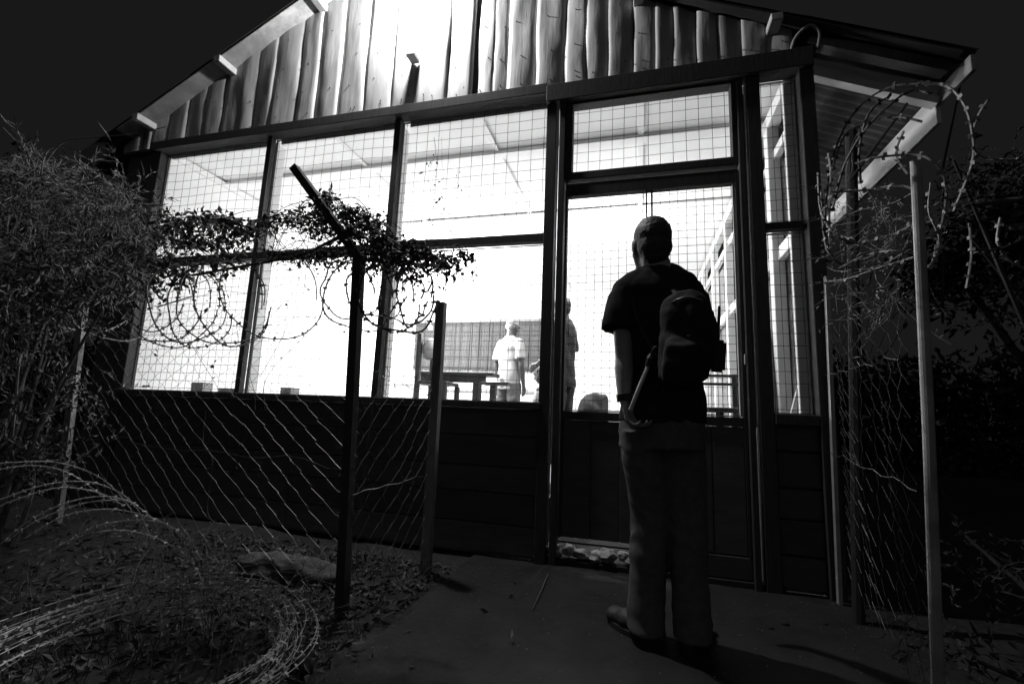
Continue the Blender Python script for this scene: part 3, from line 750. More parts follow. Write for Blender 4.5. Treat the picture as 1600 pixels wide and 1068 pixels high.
# round white table
c_ = atY(650, 602, 3.6)
rtb = thing('round_table', (c_.x, 3.6, FZ), 'low round white table behind the dark chair', 'table')
MB().tube([(c_.x, 3.6, c_.z-.04), (c_.x, 3.6, c_.z-.03), (c_.x, 3.6, c_.z), (c_.x, 3.6, c_.z+.01)], [.36, .40, .40, .38], 28).build('tabletop', 'tabw', rtb)
MB().tube([(c_.x, 3.6, FZ), (c_.x, 3.6, FZ+.03), (c_.x, 3.6, c_.z-.04)], [.2, .05, .05], 12).build('leg', 'tabw', rtb)
# bench along the back, white chests
a = atY(690, 612, 4.5); b = atY(850, 612, 4.5)
ch = thing('white_chest', ((a.x+b.x)/2, 4.6, FZ), 'long white chest standing below the reed screen', 'chest')
MB().box(a.x, b.x, 4.3, 4.8, FZ, a.z, .01).build('chest_body', 'tabw', ch); MB().box(a.x-.02, b.x+.02, 4.28, 4.82, a.z, a.z+.05, .01).build('lid', 'cushion', ch)
# reed screen on the back wall
a = atY(652, 505, 5.03); b = atY(868, 580, 5.03)
rs = thing('reed_screen', ((a.x+b.x)/2, 5.05, b.z), 'grey reed screen fixed along the back wall behind the person in white', 'screen')
rb = MB(); x = a.x; k = 0
while x < b.x:
    wd = random.uniform(.010, .02); rb.box(x, x+wd, 5.035-random.uniform(0, .012), 5.06, b.z+random.uniform(-.02, .01), a.z, 0, .002)
    x += wd+(.001 if random.random() < .86 else .009)
tag(rb.build('reed', 'reed', rs), kind='stuff')
for q in range(5):
    zz = b.z+.05+(a.z-b.z-.1)*q/4; MB().box(a.x, b.x, 5.012, 5.02, zz-.006, zz+.006).build('binding', 'furn', rs)
MB().box(a.x-.03, b.x+.03, 5.0, 5.07, a.z, a.z+.05, .004).build('top_rail', 'greypost', rs)
# grey canvas chair by the door
c_ = atY(922, 640, 1.7)
gb = thing('canvas_chair', (c_.x, 1.75, FZ), 'grey canvas slung chair seen through the door mesh left of the visitor', 'chair')
bm = bmesh.new(); loft(bm, [((c_.x-.02, 1.75, FZ+.12), .16, .14, 0), ((c_.x, 1.75, c_.z-.1), .17, .15, .2), ((c_.x+.03, 1.75, c_.z+.04), .14, .12, .2), ((c_.x+.05, 1.77, atY(922, 616, 1.7).z), .09, .06, .2)])
remesh('canvas_seat', bm, .012, 2, 'greybag', gb, fold(.03, 7, 6, 5))
for sx in (-1, 1):
    MB().tube([(c_.x+sx*.17, 1.62, FZ), (c_.x-sx*.02, 1.75, c_.z-.02)], .012, 6).build('leg', 'furn', gb)
    MB().tube([(c_.x+sx*.17, 1.9, FZ), (c_.x-sx*.02, 1.75, c_.z-.02)], .012, 6).build('leg', 'furn', gb)
# bench right of the visitor
a = atY(1096, 588, 1.5); b = atY(1190, 588, 1.5)
bn = thing('bench', ((a.x+b.x)/2-.1, 1.6, FZ), 'dark slatted bench by the right wall seen through the door mesh', 'bench')
x0_, x1_ = a.x-.25, .86
for py in (587, 600):
    zc = atY(1130, py, 1.5).z; MB().box(x0_, x1_, 1.49, 1.515, zc-.012, zc+.012, .003).build('back_slat', 'furn', bn)
zc = atY(1130, 640, 1.35).z
MB().box(x0_, x1_, 1.24, 1.48, FZ+.40, FZ+.44, .006).build('seat', 'furn', bn)
for xx in (x0_+.04, x1_-.04):
    MB().box(xx-.02, xx+.02, 1.516, 1.55, FZ, atY(1130, 584, 1.5).z, .003).build('back_post', 'furn', bn); leg_box(bn, xx, 1.28, FZ, FZ+.40, .04)
# drum table whose dark rim shows at the bottom of the door opening
c_ = atY(1125, 640, 1.0)
dt = thing('round_table', (c_.x, 1.02, .045), 'dark round table top just inside the door at right', 'table')
MB().tube([(c_.x, 1.02, c_.z-.02), (c_.x, 1.02, c_.z-.012), (c_.x, 1.02, c_.z+.012), (c_.x, 1.02, c_.z+.016)], [.14, .155, .155, .14], 28).build('tabletop', 'furn', dt)
MB().tube([(c_.x, 1.02, .045), (c_.x, 1.02, .07), (c_.x, 1.02, c_.z-.02)], [.1, .03, .03], 10).build('leg', 'furn', dt)
# planks leaning inside the side window
a = atY(1212, 515, .6); lp = tag(MB().beam((.80, .42, .045), (a.x, .62, a.z), .05, .018, (0, 1, 0)).build('leaning_plank', 'greypost', None, (.8, .42, .045)), 'upright grey plank leaning inside the narrow side window', 'plank')
for p_, q_, lb in ((atY(1242, 642, .3), atY(1264, 556, .3), 'pale board leaning at the foot of the side window, sloping right'), (atY(1272, 642, .32), atY(1263, 560, .32), 'pale board leaning at the foot of the side window, nearly upright')):
    base = Vector((p_.x-(q_.x-p_.x)*3, p_.y, .05)); d = (q_-p_); t = (p_.z-.05)/d.z; base = p_-d*t
    tag(MB().beam(base, q_, .04, .02, (0, 1, 0)).build('leaning_board', 'white', None, base), lb, 'board')
# small boxes on the ledge
for (x0p, x1p, yt, lb) in ((303, 321, 597, 'small grey box on the ledge at the bottom of the leftmost window'), (344, 378, 606, 'flat pale tray on the ledge beside the small grey box'), (441, 458, 605, 'tiny block on the ledge in the second window')):
    a = atY(x0p, yt, .22); b = atY(x1p, yt, .22)
    t = thing('box', ((a.x+b.x)/2, .25, ZS-.006), lb, 'box')
    MB().box(a.x, b.x, .2, .3, ZS-.006, a.z-.008, .003).build('box_body', 'box', t); MB().box(a.x-.002, b.x+.002, .198, .302, a.z-.008, a.z, .002).build('lid', 'greypost', t)
#PART3

# ================================================================ fences
def seg_post(name, label, pts, r, m, sides=8, cat='post', box=None):
    b = MB()
    if box:
        for p, q in zip(pts, pts[1:]): b.beam(p, q, box[0], box[1], (0, 1, 0))
    else: b.tube(pts, r, sides)
    return tag(b.build(name, m, None, pts[-1]), label, cat)

def chain_link(parent, A, Bp, z0, z1, cell, m, slack=.012, r=.0013, shift=0.0, asp=.6):
    """zigzag wires running down between A and Bp, hooked into one another"""
    A = Vector(A); Bp = Vector(Bp); L = (Bp-A).length; d = (Bp-A)/L; nrm = d.cross(Vector((0, 0, 1)))
    n = int(L/cell); rows = int((z1-z0)/(cell*asp)); b = MB()
    for i in range(n+1):
        P = []
        for j in range(rows+1):
            z = z1-(z1-z0)*j/rows
            s_ = i*cell + (cell*1.04 if (j+i) % 2 == 0 else -.04*cell)
            sagx = slack*2*noise.noise(Vector((i*.18, z*1.2, shift))); off = slack*1.4*noise.noise(Vector((i*.25, z*1.4, 5+shift)))
            p = A+d*(s_+sagx)+nrm*(off+(.003 if j % 2 else -.003)); p.z = A.z+z+(slack*noise.noise(Vector((i*.4, z, 9))))
            P.append(p)
        b.tube(P, r, 3, False)
    return tag(b.build('chain_link', m, parent), kind='stuff')
def tie_wire(parent, A, Bp, m, r=.0018, wob=.015):
    A = Vector(A); Bp = Vector(Bp)
    P = [A.lerp(Bp, t/18)+Vector((0, wob*noise.noise(Vector((t*.5, 1, 2))), wob*noise.noise(Vector((t*.5, 4, A.z))))) for t in range(19)]
    MB().tube(P, r, 4).build('line_wire', m, parent)

# bent concrete style post
bb = Vector((-1.21, -1.05, -.03)); tp_ = atY(561, 402, -1.05); tip = atY(460, 262, -1.10)
tag(MB().beam(bb, tp_+Vector((0, 0, .012)), .042, .045, (0, 1, 0)).beam(tp_, tip, .038, .042, (0, 1, 0)).build('bent_fence_post', 'concrete', None, bb), 'dark cranked fence post with its top arm leaning left in front of the windows', 'fence post')
# left grey plank post
aT = onF(132, 470); aB = onF(98, 740); dd = (aB-aT).normalized(); aB = aT+dd*((aT.z+.03)/-dd.z)
tag(MB().beam(aB, aT, .062, .03, (0, 1, 0)).build('plank_fence_post', 'greypost', None, aB), 'pale grey plank post leaning in the undergrowth left of the windows', 'fence post')
# wooden post near facade
wT = atY(690, 473, -.45); wM = atY(677, 690, -.43); dd = (wM-wT).normalized(); wB = wT+dd*((wT.z)/-dd.z)
tag(MB().beam(wB, wT, .052, .045, (0, 1, 0)).build('wooden_fence_post', 'greypost', None, wB), 'square wooden post standing in front of the lower right window', 'fence post')
# fence left
fl = thing('chain_link_fence', FA, 'sagging chain link fence between the cranked post and the plank post', 'fence')
chain_link(fl, FA, FA+(FB-FA)*1.0, .05, 1.42, .082, 'galv', .016, .0012)
for z in (.12, .62, 1.30, 1.5): tie_wire(fl, FA+Vector((0, 0, z)), FB+Vector((0, 0, z-.02)), 'galv', .0014, .05)
fl2 = thing('chain_link_fence', FB, 'chain link fence running behind the undergrowth at the far left edge', 'fence')
FC = FB+(FB-FA).normalized()*2.6; chain_link(fl2, FB, FC, .05, 1.4, .055, 'razord', .02, shift=4)
tag(MB().beam(FC, FC+Vector((.02, 0, 1.5)), .06, .04, (0, 1, 0)).build('plank_fence_post', 'greypost', None, FC), 'far plank post hidden in the undergrowth at the left edge', 'fence post')
fm = thing('chain_link_fence', (-1.15, -.75, 0), 'short chain link fence from the cranked post back to the square wooden post', 'fence')
chain_link(fm, FA, Vector((wB.x, wB.y, 0)), .1, 1.1, .052, 'galv', .012, .0014, 2, 1.1)
tie_wire(fm, FA+Vector((0, 0, .5)), Vector((wB.x, wB.y, .52)), 'galv', .0016); tie_wire(fm, FA+Vector((0, 0, 1.05)), Vector((wB.x, wB.y, .95)), 'galv', .0018, .03)
# right poles
pbT = atY(1431, 252, -1.24); pbM = atY(1465, 1068, -1.22); dd = (pbM-pbT).normalized(); pbB = pbT+dd*(pbT.z/-dd.z)
seg_post('galvanised_pole', 'tall round galvanised pole at the right, in front of the chain link', [pbT, pbT.lerp(pbB, .5)+Vector((.004, 0, 0)), pbB], .0155, 'pole', 14)
pcT = atY(1291, 432, -.09); pcB = atY(1312, 940, -.09); pcB.z = 0
tag(MB().beam(pcB, pcT, .018, .03, (0, 1, 0)).build('thin_fence_post', 'pole', None, pcB), 'thin pale upright strip beside the right corner of the building', 'fence post')
pdT = atY(1330, 205, -.3); pdB = atY(1306, 300, -.3); d = (pdB-pdT).normalized(); pdB = pdT+d*(pdT.z/-d.z)
pdB = Vector((pdT.x-.12, pdT.y, 0))
tag(MB().tube([pdT, pdB], .026, 9).build('wooden_pole', 'sole', None, pdB), 'dark round pole rising through the razor wire under the right eave', 'fence post')
bA = atY(1343, 262, -.45); bB = atY(1417, 162, -.45)
tag(MB().tube([bA-(bB-bA)*.2, bB], .0075, 6).build('steel_bar', 'concrete', None, bA), 'short dark bar slanting through the right hand wire loops', 'bar')
sA = atY(1503, 120, .1); sB = atY(1474, 258, .1)
tag(MB().tube([sA, sB, sB+(sB-sA)*.6+Vector((0, 0, -.6))], .006, 6).build('eave_strut', 'concrete', None, sB), 'thin grey strut below the right end of the eave', 'strut')
fr = thing('chain_link_fence', pbB, 'dark chain link fence between the galvanised pole and the building corner', 'fence')
chain_link(fr, Vector((pbB.x, pbB.y, 0)), Vector((pcB.x+.03, pcB.y-.02, 0)), .08, 1.35, .06, 'galv', .03, .0012, 7, .8)
for z in (.7, 1.1, 1.35): tie_wire(fr, Vector((pbB.x, pbB.y, z)), Vector((pcB.x, pcB.y, z+.04)), 'razord', .0018, .02)
rA = atY(1505, 322, -.5); rB = atY(1640, 308, -.55)
tag(MB().tube([rA, rA.lerp(rB, .5)+Vector((0, 0, .006)), rB], .012, 7).build('dry_branch', 'stem', None, rA), 'pale dry branch lying level in the undergrowth at the right edge', 'branch')

# ================================================================ razor wire
def barbed(mb, P, r, step=.05, bl=.011):
    mb.tube(P, r, 4, False)
    P = [Vector(p) for p in P]; acc = random.uniform(0, step)
    for a, b in zip(P, P[1:]):
        L = (b-a).length
        if L < 1e-5: continue
        d = (b-a)/L
        while acc < L:
            c = a+d*acc; u = d.cross(Vector((random.uniform(-1, 1), random.uniform(-1, 1), random.uniform(-1, 1)))).normalized(); v = d.cross(u)
            for sg in (-1, 1):
                t = c+u*sg*bl; w0 = c+d*bl*.55; w1 = c-d*bl*.55
                mb.add([w0+v*r, w1+v*r, t+d*sg*bl*.5, t-d*sg*bl*.4, w0-v*r, w1-v*r], [(0, 1, 3, 2), (4, 2, 3, 5), (0, 2, 4), (1, 5, 3)])
            acc += step*random.uniform(.9, 1.1)
        acc -= L
def loop_pts(c, ax1, ax2, r1, r2, t0=0, t1=2*math.pi, n=44, drift=None, wob=.01, sd=0):
    out = []
    for i in range(n+1):
        t = t0+(t1-t0)*i/n; k = 1+wob/max(r1, .01)*noise.noise(Vector((math.cos(t)*1.3, math.sin(t)*1.3, sd)))*2
        p = Vector(c)+Vector(ax1)*(r1*k*math.cos(t))+Vector(ax2)*(r2*k*math.sin(t))
        if drift is not None: p += Vector(drift)*(i/n)
        out.append(p)
    return out
fd = (FB-FA).normalized(); fnn = FN
# coil hanging along the top of the left fence
rc1 = thing('razor_wire_coil', onF(290, 480), 'dark razor wire coil hung along the left fence in front of the leftmost window', 'razor wire')
rc2 = thing('razor_wire_coil', onF(610, 460), 'tight dark razor wire coil hung behind the cranked post', 'razor wire')
def hang(parent, px, py, rpx, k, tw, squash=1.0, off=0.0, t0=0.0, t1=2*math.pi, m='razord'):
    c = onF(px, py, off); depth = (c-CAM).dot(fwd); r_ = rpx*depth/FPX
    vd = (c-CAM); vd.z = 0; vd.normalize(); sd_v = vd.cross(Vector((0, 0, 1))); a1 = (sd_v*math.cos(tw)+vd*math.sin(tw)); b = MB()
    P = loop_pts(c, a1, (0, 0, 1), r_*squash, r_, t0, t1, 46, fnn*.05, .018, k*3.3)
    barbed(b, P, .0043, .050, .0125); b.build('loop', m, parent)
for k, (px, py, rr, tw, sq) in enumerate(((238, 470, 62, .3, 1), (262, 474, 66, -.3, .9), (286, 470, 60, .5, 1), (306, 480, 58, .2, .75), (345, 468, 68, -.1, .95), (356, 470, 70, .6, .9), (421, 457, 72, .1, 1.0), (226, 462, 50, .4, .9))):
    hang(rc1, px, py, rr, k, tw, sq, random.uniform(-.12, .12))
for k, (px, py, rr, tw, sq) in enumerate(((540, 452, 44, .2, 1), (556, 460, 58, -.2, .95), (585, 450, 46, .3, 1), (600, 462, 58, .5, .9), (618, 458, 62, .1, .95), (632, 455, 46, -.3, 1), (640, 462, 44, .6, .6))):
    hang(rc2, px, py, rr, k+20, tw, sq, random.uniform(-.1, .25))
# loops dark in the bush at far left
rc0 = thing('razor_wire_coil', onF(80, 480), 'razor wire coil half buried in the leaves at the far left', 'razor wire')
for k, (px, py, rr) in enumerate(((20, 455, 66), (70, 450, 70), (130, 455, 64), (170, 470, 60))): hang(rc0, px, py, rr, k+40, .3, 1, .05, m='razor')
# right upper coil : explicit arcs through points (px,py,depth)
def arc(parent, pts, m='razor', r=.0042, step=.045, bl=.012, name='loop'):
    P = spline([atD(*p) for p in pts], 9); b = MB(); barbed(b, P, r, step, bl); b.build(name, m, parent)
rr1 = thing('razor_wire_coil', atD(1400, 230, 1.8), 'large razor wire loops arching over the right fence below the eave', 'razor wire')
for m, pts in (('razord', [(1288, 400, 1.9), (1293, 290, 1.9), (1312, 215, 1.85), (1345, 165, 1.8), (1390, 136, 1.7), (1440, 130, 1.6)]),
    ('razor', [(1440, 130, 1.6), (1478, 134, 1.55), (1505, 160, 1.5), (1519, 205, 1.5), (1519, 255, 1.55), (1490, 330, 1.6)]),
    ('razord', [(1300, 330, 1.7), (1318, 262, 1.7), (1350, 205, 1.65), (1395, 160, 1.6), (1425, 142, 1.6), (1455, 146, 1.55)]),
    ('razord', [(1292, 300, 1.95), (1318, 215, 1.9), (1360, 190, 1.8), (1400, 182, 1.7), (1440, 190, 1.6)]),
    ('razord', [(1345, 285, 1.75), (1342, 240, 1.75), (1352, 190, 1.75), (1368, 165, 1.75), (1390, 150, 1.75)]),
    ('razor', [(1336, 256, 1.6), (1370, 246, 1.55), (1420, 242, 1.5), (1455, 250, 1.45), (1478, 290, 1.45), (1470, 360, 1.5), (1455, 420, 1.5)]),
    ('razor', [(1418, 272, 1.7), (1403, 250, 1.75), (1402, 230, 1.8), (1412, 205, 1.8)]),
    ('razor', [(1519, 205, 1.5), (1530, 178, 1.5), (1545, 155, 1.5)]), ('razor', [(1519, 230, 1.5), (1535, 245, 1.5), (1570, 250, 1.5), (1610, 248, 1.5)])):
    arc(rr1, pts, m)
rr2 = thing('razor_wire_coil', atD(1360, 380, 1.8), 'sagging razor wire loops bunched against the right fence beside the corner post', 'razor wire')
for m, pts in (('galv', [(1278, 270, 1.9), (1281, 320, 1.85), (1290, 345, 1.8), (1310, 370, 1.75), (1345, 380, 1.7), (1390, 368, 1.6), (1428, 350, 1.5)]),
    ('galv', [(1283, 300, 1.95), (1288, 370, 1.9), (1300, 402, 1.85), (1335, 420, 1.8), (1375, 415, 1.7), (1428, 385, 1.55)]),
    ('razor', [(1290, 440, 1.9), (1325, 436, 1.8), (1370, 420, 1.7), (1428, 402, 1.55)]), ('razor', [(1296, 380, 1.8), (1296, 320, 1.8), (1298, 270, 1.8), (1294, 240, 1.85)]),
    ('razor', [(1305, 350, 1.9), (1340, 330, 1.85), (1390, 320, 1.75), (1430, 300, 1.7)]), ('razor', [(1300, 300, 1.7), (1350, 297, 1.7), (1400, 290, 1.6), (1428, 295, 1.55)]),
    ('razor', [(1310, 420, 1.7), (1350, 400, 1.7), (1400, 392, 1.6), (1450, 400, 1.6), (1470, 380, 1.6)])):
    arc(rr2, pts, m)
rr3 = thing('razor_wire_coil', atD(1570, 380, 1.6), 'loose razor wire ends hanging near the right edge of the fence', 'razor wire')
for m, pts in (('galv', [(1528, 390, 1.5), (1550, 391, 1.5), (1575, 384, 1.5), (1610, 366, 1.5)]), ('razor', [(1562, 390, 1.5), (1580, 408, 1.5), (1612, 425, 1.5)]),
    ('razor', [(1515, 350, 1.6), (1518, 400, 1.6), (1510, 450, 1.6)]), ('razor', [(1563, 340, 1.6), (1558, 375, 1.6), (1565, 388, 1.6)]),
    ('razor', [(1455, 285, 1.5), (1452, 330, 1.5), (1468, 370, 1.5), (1462, 400, 1.5), (1450, 420, 1.5)])):
    arc(rr3, pts, m)

# ground coil in front left
cc = Vector((-1.46, -1.71, 0))
gc = thing('razor_wire_coil', cc, 'flattened razor wire coil lying on the ground at the front left', 'razor wire')
for k in range(17):
    b = MB(); r_ = .36+.0075*k*random.uniform(.7, 1.2)
    z = .075+.012*(k % 9)+random.uniform(-.008, .008)
    P = []
    for i in range(71):
        t = 2*math.pi*i/70
        rr_ = r_*(1+.03*noise.noise(Vector((math.cos(t), math.sin(t), k*.7))))
        hump = .04*max(0, math.sin(t-.2))**2
        P.append(cc+Vector((rr_*math.cos(t)*1.05+.02*math.sin(k), rr_*math.sin(t)*.95, z+hump+.018*noise.noise(Vector((t*1.3, k*.9, 1))))))
    barbed(b, P, .0019, .045, .0085); b.build('loop', 'razor', gc)
# standing arcs further back
ga = thing('razor_wire_coil', atD(150, 800, 1.85), 'stretched razor wire hoops standing in the undergrowth at the left', 'razor wire')
for pts in ([(-40, 728, 2.07), (20, 722, 2.07), (90, 722, 2.07), (150, 742, 2.04), (185, 770, 2.01), (215, 810, 2.01)],
    [(-40, 742, 2.10), (30, 728, 2.07), (80, 730, 2.04), (120, 745, 2.01), (160, 775, 2.01)],
    [(-60, 800, 1.90), (0, 780, 1.90), (70, 757, 1.90), (135, 752, 1.88), (185, 768, 1.85), (215, 795, 1.82), (235, 840, 1.79)],
    [(-60, 815, 1.93), (20, 782, 1.90), (90, 762, 1.90), (150, 768, 1.88), (195, 790, 1.85)],
    [(0, 850, 1.85), (50, 810, 1.85), (110, 783, 1.82), (165, 775, 1.79), (205, 785, 1.79), (240, 810, 1.77)],
    [(10, 845, 1.82), (60, 812, 1.79), (130, 786, 1.79), (190, 781, 1.79), (212, 788, 1.77)],
    [(40, 840, 1.74), (100, 806, 1.74), (170, 795, 1.71), (235, 808, 1.68), (275, 830, 1.66), (295, 865, 1.66), (305, 890, 1.66)],
    [(60, 870, 1.68), (120, 840, 1.68), (180, 828, 1.66), (240, 838, 1.63), (285, 865, 1.63), (308, 890, 1.63), (318, 915, 1.60)],
    [(90, 855, 1.74), (150, 822, 1.74), (220, 812, 1.71), (270, 823, 1.68), (300, 850, 1.68)]):
    arc(ga, pts, 'hoop', .0026, .045, .0085)
tag(MB().tube(spline([atD(205, 925, 2.0), atD(212, 890, 2.05), atD(225, 868, 2.1), atD(245, 850, 2.15)], 6), .0035, 5).build('dry_stalk', 'stem', None, atD(205, 925, 2.0)), 'single pale dry stalk arching up between the razor wire hoops', 'stalk')

# ================================================================ vegetation
def leaves(mb, C, D, ln, wd, fold_=.25):
    """C: (n,3) leaf bases, D: (n,3) directions; two-faced folded leaf each"""
    C = np.asarray(C, float); D = np.asarray(D, float); n = len(C)
    D /= np.linalg.norm(D, axis=1)[:, None]+1e-9
    U = rng.normal(size=(n, 3)); U -= D*np.sum(U*D, axis=1)[:, None]; U /= np.linalg.norm(U, axis=1)[:, None]+1e-9
    W = np.cross(D, U); ln = (ln*np.clip(rng.lognormal(-.08, .42, n), .4, 2.3))[:, None]; wd = (wd*rng.uniform(.7, 1.25, n))[:, None]
    m1 = C+D*ln*.5; V = np.stack([C, m1+W*wd*.5+U*wd*fold_, C+D*ln+U*ln*rng.uniform(-.25, .1, (n, 1)), m1-W*wd*.5+U*wd*fold_, m1], 1).reshape(-1, 3)
    F = []
    for i in range(n):
        o = i*5; F += [(o, o+1, o+4), (o+1, o+2, o+4), (o+2, o+3, o+4), (o+3, o, o+4)]
    mb.add(V, F)
def sprays(nspray, cen_fn, nl, length, ll, lw, droop, stem_mb, leaf_mb, sr=.0016, spread=1.0):
    for _ in range(nspray):
        p = Vector(cen_fn()); d = Vector((random.gauss(0, 1), random.gauss(0, .8), random.gauss(.25, .8))).normalized(); P = [p.copy()]
        st_ = length*random.uniform(.5, 1.3)/6
        for q in range(6):
            d = (d+Vector((random.gauss(0, .22), random.gauss(0, .22), random.gauss(0, .2)-droop))).normalized(); p = p+d*st_; P.append(p.copy())
        if random.random() < .6: stem_mb.tube(P, [sr*(1-.1*q) for q in range(7)], 3, False)
        k = nl; idx = np.random.randint(0, 6, k) if False else rng.integers(0, 6, k); t = rng.random(k)
        PA = np.array([tuple(x) for x in P]); Cn = PA[idx]+(PA[idx+1]-PA[idx])*t[:, None]
        Dn = (PA[idx+1]-PA[idx]); Dn = Dn/(np.linalg.norm(Dn, axis=1)[:, None]+1e-9)+rng.normal(size=(k, 3))*.6*spread
        leaves(leaf_mb, Cn, Dn, ll, lw)
# undergrowth left : three bushes
def bush(base, label, blobs, n, nl, length, ll, lw, droop, lm='leaf', sm='stem', trunks=4, sr=.0016):
    t = thing('bush', base, label, 'bush'); S = MB(); Lf = MB()
    wts = [b[3] for b in blobs]
    def cf():
        b = random.choices(blobs, wts)[0]; v = Vector((random.gauss(0, 1), random.gauss(0, 1), random.gauss(0, 1))).normalized()*random.random()**.4
        return (b[0].x+v.x*b[1], b[0].y+v.y*b[2], max(.03, b[0].z+v.z*b[4]))
    sprays(n, cf, nl, length, ll, lw, droop, S, Lf, sr)
    for k in range(trunks):
        b = blobs[k % len(blobs)][0]; p0 = Vector((b.x*.35+base[0]*.65+random.uniform(-.2, .2), b.y*.5+base[1]*.5+random.uniform(-.1, .1), -.02))
        MB().tube(spline([p0, p0.lerp(b, .5)+Vector((random.uniform(-.1, .1), 0, .05)), b+Vector((random.uniform(-.2, .2), 0, random.uniform(0, .2)))], 6), np.linspace(.018, .006, 13), 6).build('stem', sm, t)
    if S.n: tag(S.build('twigs', sm, t), kind='stuff')
    tag(Lf.build('foliage', lm, t), kind='stuff')
    return t
def D_(px, py, d): return atD(px, py, d)
bush((-4.3, -.6, 0), 'feathery bush spilling over the left fence up to the roof corner', [(D_(0, 290, 3.2), .3, .3, 2, .2), (D_(60, 290, 3.2), .25, .3, 2, .14), (D_(120, 310, 3.1), .22, .3, 2.0, .11), (D_(165, 315, 3.1), .16, .25, 1.6, .11), (D_(200, 350, 3.0), .08, .2, 1.0, .16), (D_(20, 400, 3.0), .4, .3, 3, .14), (D_(120, 400, 2.9), .22, .3, 2, .10)], 520, 22, .32, .055, .008, .16)
bush((-4.0, -.9, 0), 'tangled dark bush covering the plank post below the feathery bush', [(D_(30, 480, 2.9), .4, .3, 3, .22), (D_(110, 450, 2.8), .25, .25, 2, .16), (D_(170, 440, 2.75), .1, .2, 1., .18), (D_(20, 600, 2.8), .3, .3, 1., .25), (D_(0, 690, 2.8), .3, .3, .8, .25)], 330, 16, .26, .05, .014, .22)
bush((-3.6, -1.2, 0), 'low weeds growing round the foot of the plank post', [(D_(120, 620, 2.9), .18, .2, 1, .25), (D_(70, 720, 2.8), .3, .2, 1.0, .1)], 70, 14, .22, .035, .016, .05, trunks=2)
# bare twigs sticking out
bt2 = thing('bare_twigs', D_(110, 270, 3.1), 'thin bare twigs reaching out of the feathery bush against the dark sky', 'twigs')
for pts in ([(60, 300, 3.1), (72, 240, 3.1), (95, 230, 3.1), (125, 237, 3.1)], [(70, 255, 3.1), (100, 222, 3.1), (150, 215, 3.1), (215, 208, 3.05), (260, 198, 3.0)], [(80, 248, 3.1), (120, 245, 3.1), (150, 250, 3.1), (185, 253, 3.1)], [(10, 260, 3.2), (32, 238, 3.2), (34, 215, 3.2)], [(30, 330, 3.0), (50, 295, 3.0), (75, 265, 3.0)], [(95, 312, 2.9), (120, 317, 2.9), (145, 328, 2.9)], [(5, 200, 3.2), (20, 215, 3.2), (40, 235, 3.2)]):
    MB().tube(spline([D_(*p) for p in pts], 6), .0035, 4).build('twig', 'stem', bt2)
# creeper over the left fence in front of the windows
vine = thing('creeper', FA, 'leafy creeper climbing along the top of the left fence in front of the windows', 'creeper')
Lf = MB(); S = MB()
cl = [(250, 368, 22, 26, 120), (275, 350, 22, 16, 110), (310, 345, 24, 12, 120), (345, 348, 22, 12, 120), (380, 358, 20, 14, 110), (300, 378, 40, 14, 150), (350, 385, 30, 12, 110), (420, 352, 20, 12, 90), (445, 342, 18, 10, 80), (470, 340, 18, 12, 100), (500, 325, 18, 14, 120), (510, 308, 16, 9, 90), (540, 335, 18, 10, 120), (565, 340, 18, 12, 130), (585, 355, 16, 14, 120), (500, 355, 30, 14, 150), (550, 365, 30, 14, 200), (600, 380, 24, 14, 260), (635, 395, 24, 14, 240), (665, 400, 18, 14, 140), (690, 408, 14, 12, 80), (712, 405, 14, 10, 40), (735, 402, 12, 10, 24), (430, 400, 26, 10, 70), (480, 405, 26, 10, 90), (530, 400, 28, 14, 140), (590, 410, 30, 14, 160), (640, 425, 26, 14, 120), (250, 410, 30, 14, 90), (240, 440, 20, 25, 90), (280, 432, 24, 16, 70), (700, 420, 18, 12, 40), (350, 420, 30, 10, 30)]
for (px, py, sx, sy, n) in cl:
    Cn = []; 
    for _ in range(int(n*1.25)):
        Cn.append(tuple(onF(px+random.gauss(0, sx*.6), py+random.gauss(0, sy*.65), random.gauss(.03, .09))))
    big = .040 if px < 400 else .027
    leaves(Lf, Cn, rng.normal(size=(len(Cn), 3))+np.array([0, 0, -.3]), big, big*.62, .2)
for _ in range(260):
    a = random.choice(cl); b = random.choice([c for c in cl if abs(c[0]-a[0]) < 110])
    p = onF(a[0]+random.gauss(0, 8), a[1]+random.gauss(0, 8), random.gauss(.03, .07)); q = onF(b[0]+random.gauss(0, 8), b[1]+random.gauss(0, 8), random.gauss(.03, .07))
    S.tube(spline([p, p.lerp(q, .5)+Vector((0, random.gauss(0, .03), random.gauss(0, .04))), q], 5), random.uniform(.001, .0026), 3, False)
for _ in range(60):     # short hanging tendrils
    a = random.choice(cl[12:]); x = a[0]+random.gauss(0, 12); y = a[1]+8; L_ = random.uniform(15, 55)
    P = [onF(x, y, .03), onF(x+random.gauss(0, 6), y+L_*.5, .05), onF(x+random.gauss(-4, 10), y+L_, .05)]
    S.tube(spline(P, 4), .0011, 3, False); leaves(Lf, [tuple(P[2]), tuple(P[1])], rng.normal(size=(2, 3)), .016, .010)
tag(S.build('tendrils', 'stemd', vine), kind='stuff'); tag(Lf.build('foliage', 'leafd', vine), kind='stuff')
for pts, r_ in (([(300, 430), (400, 412), (470, 398), (520, 375), (556, 360)], .008), ([(556, 395), (600, 400), (640, 410), (690, 418)], .006), ([(200, 400), (260, 405), (330, 400), (400, 402)], .006), ([(556, 392), (520, 400), (470, 402), (420, 408)], .007), ([(245, 480), (270, 472), (300, 463)], .004)):
    MB().tube(spline([onF(x, y, .03) for x, y in pts], 6), r_, 6).build('stem', 'stemd', vine)
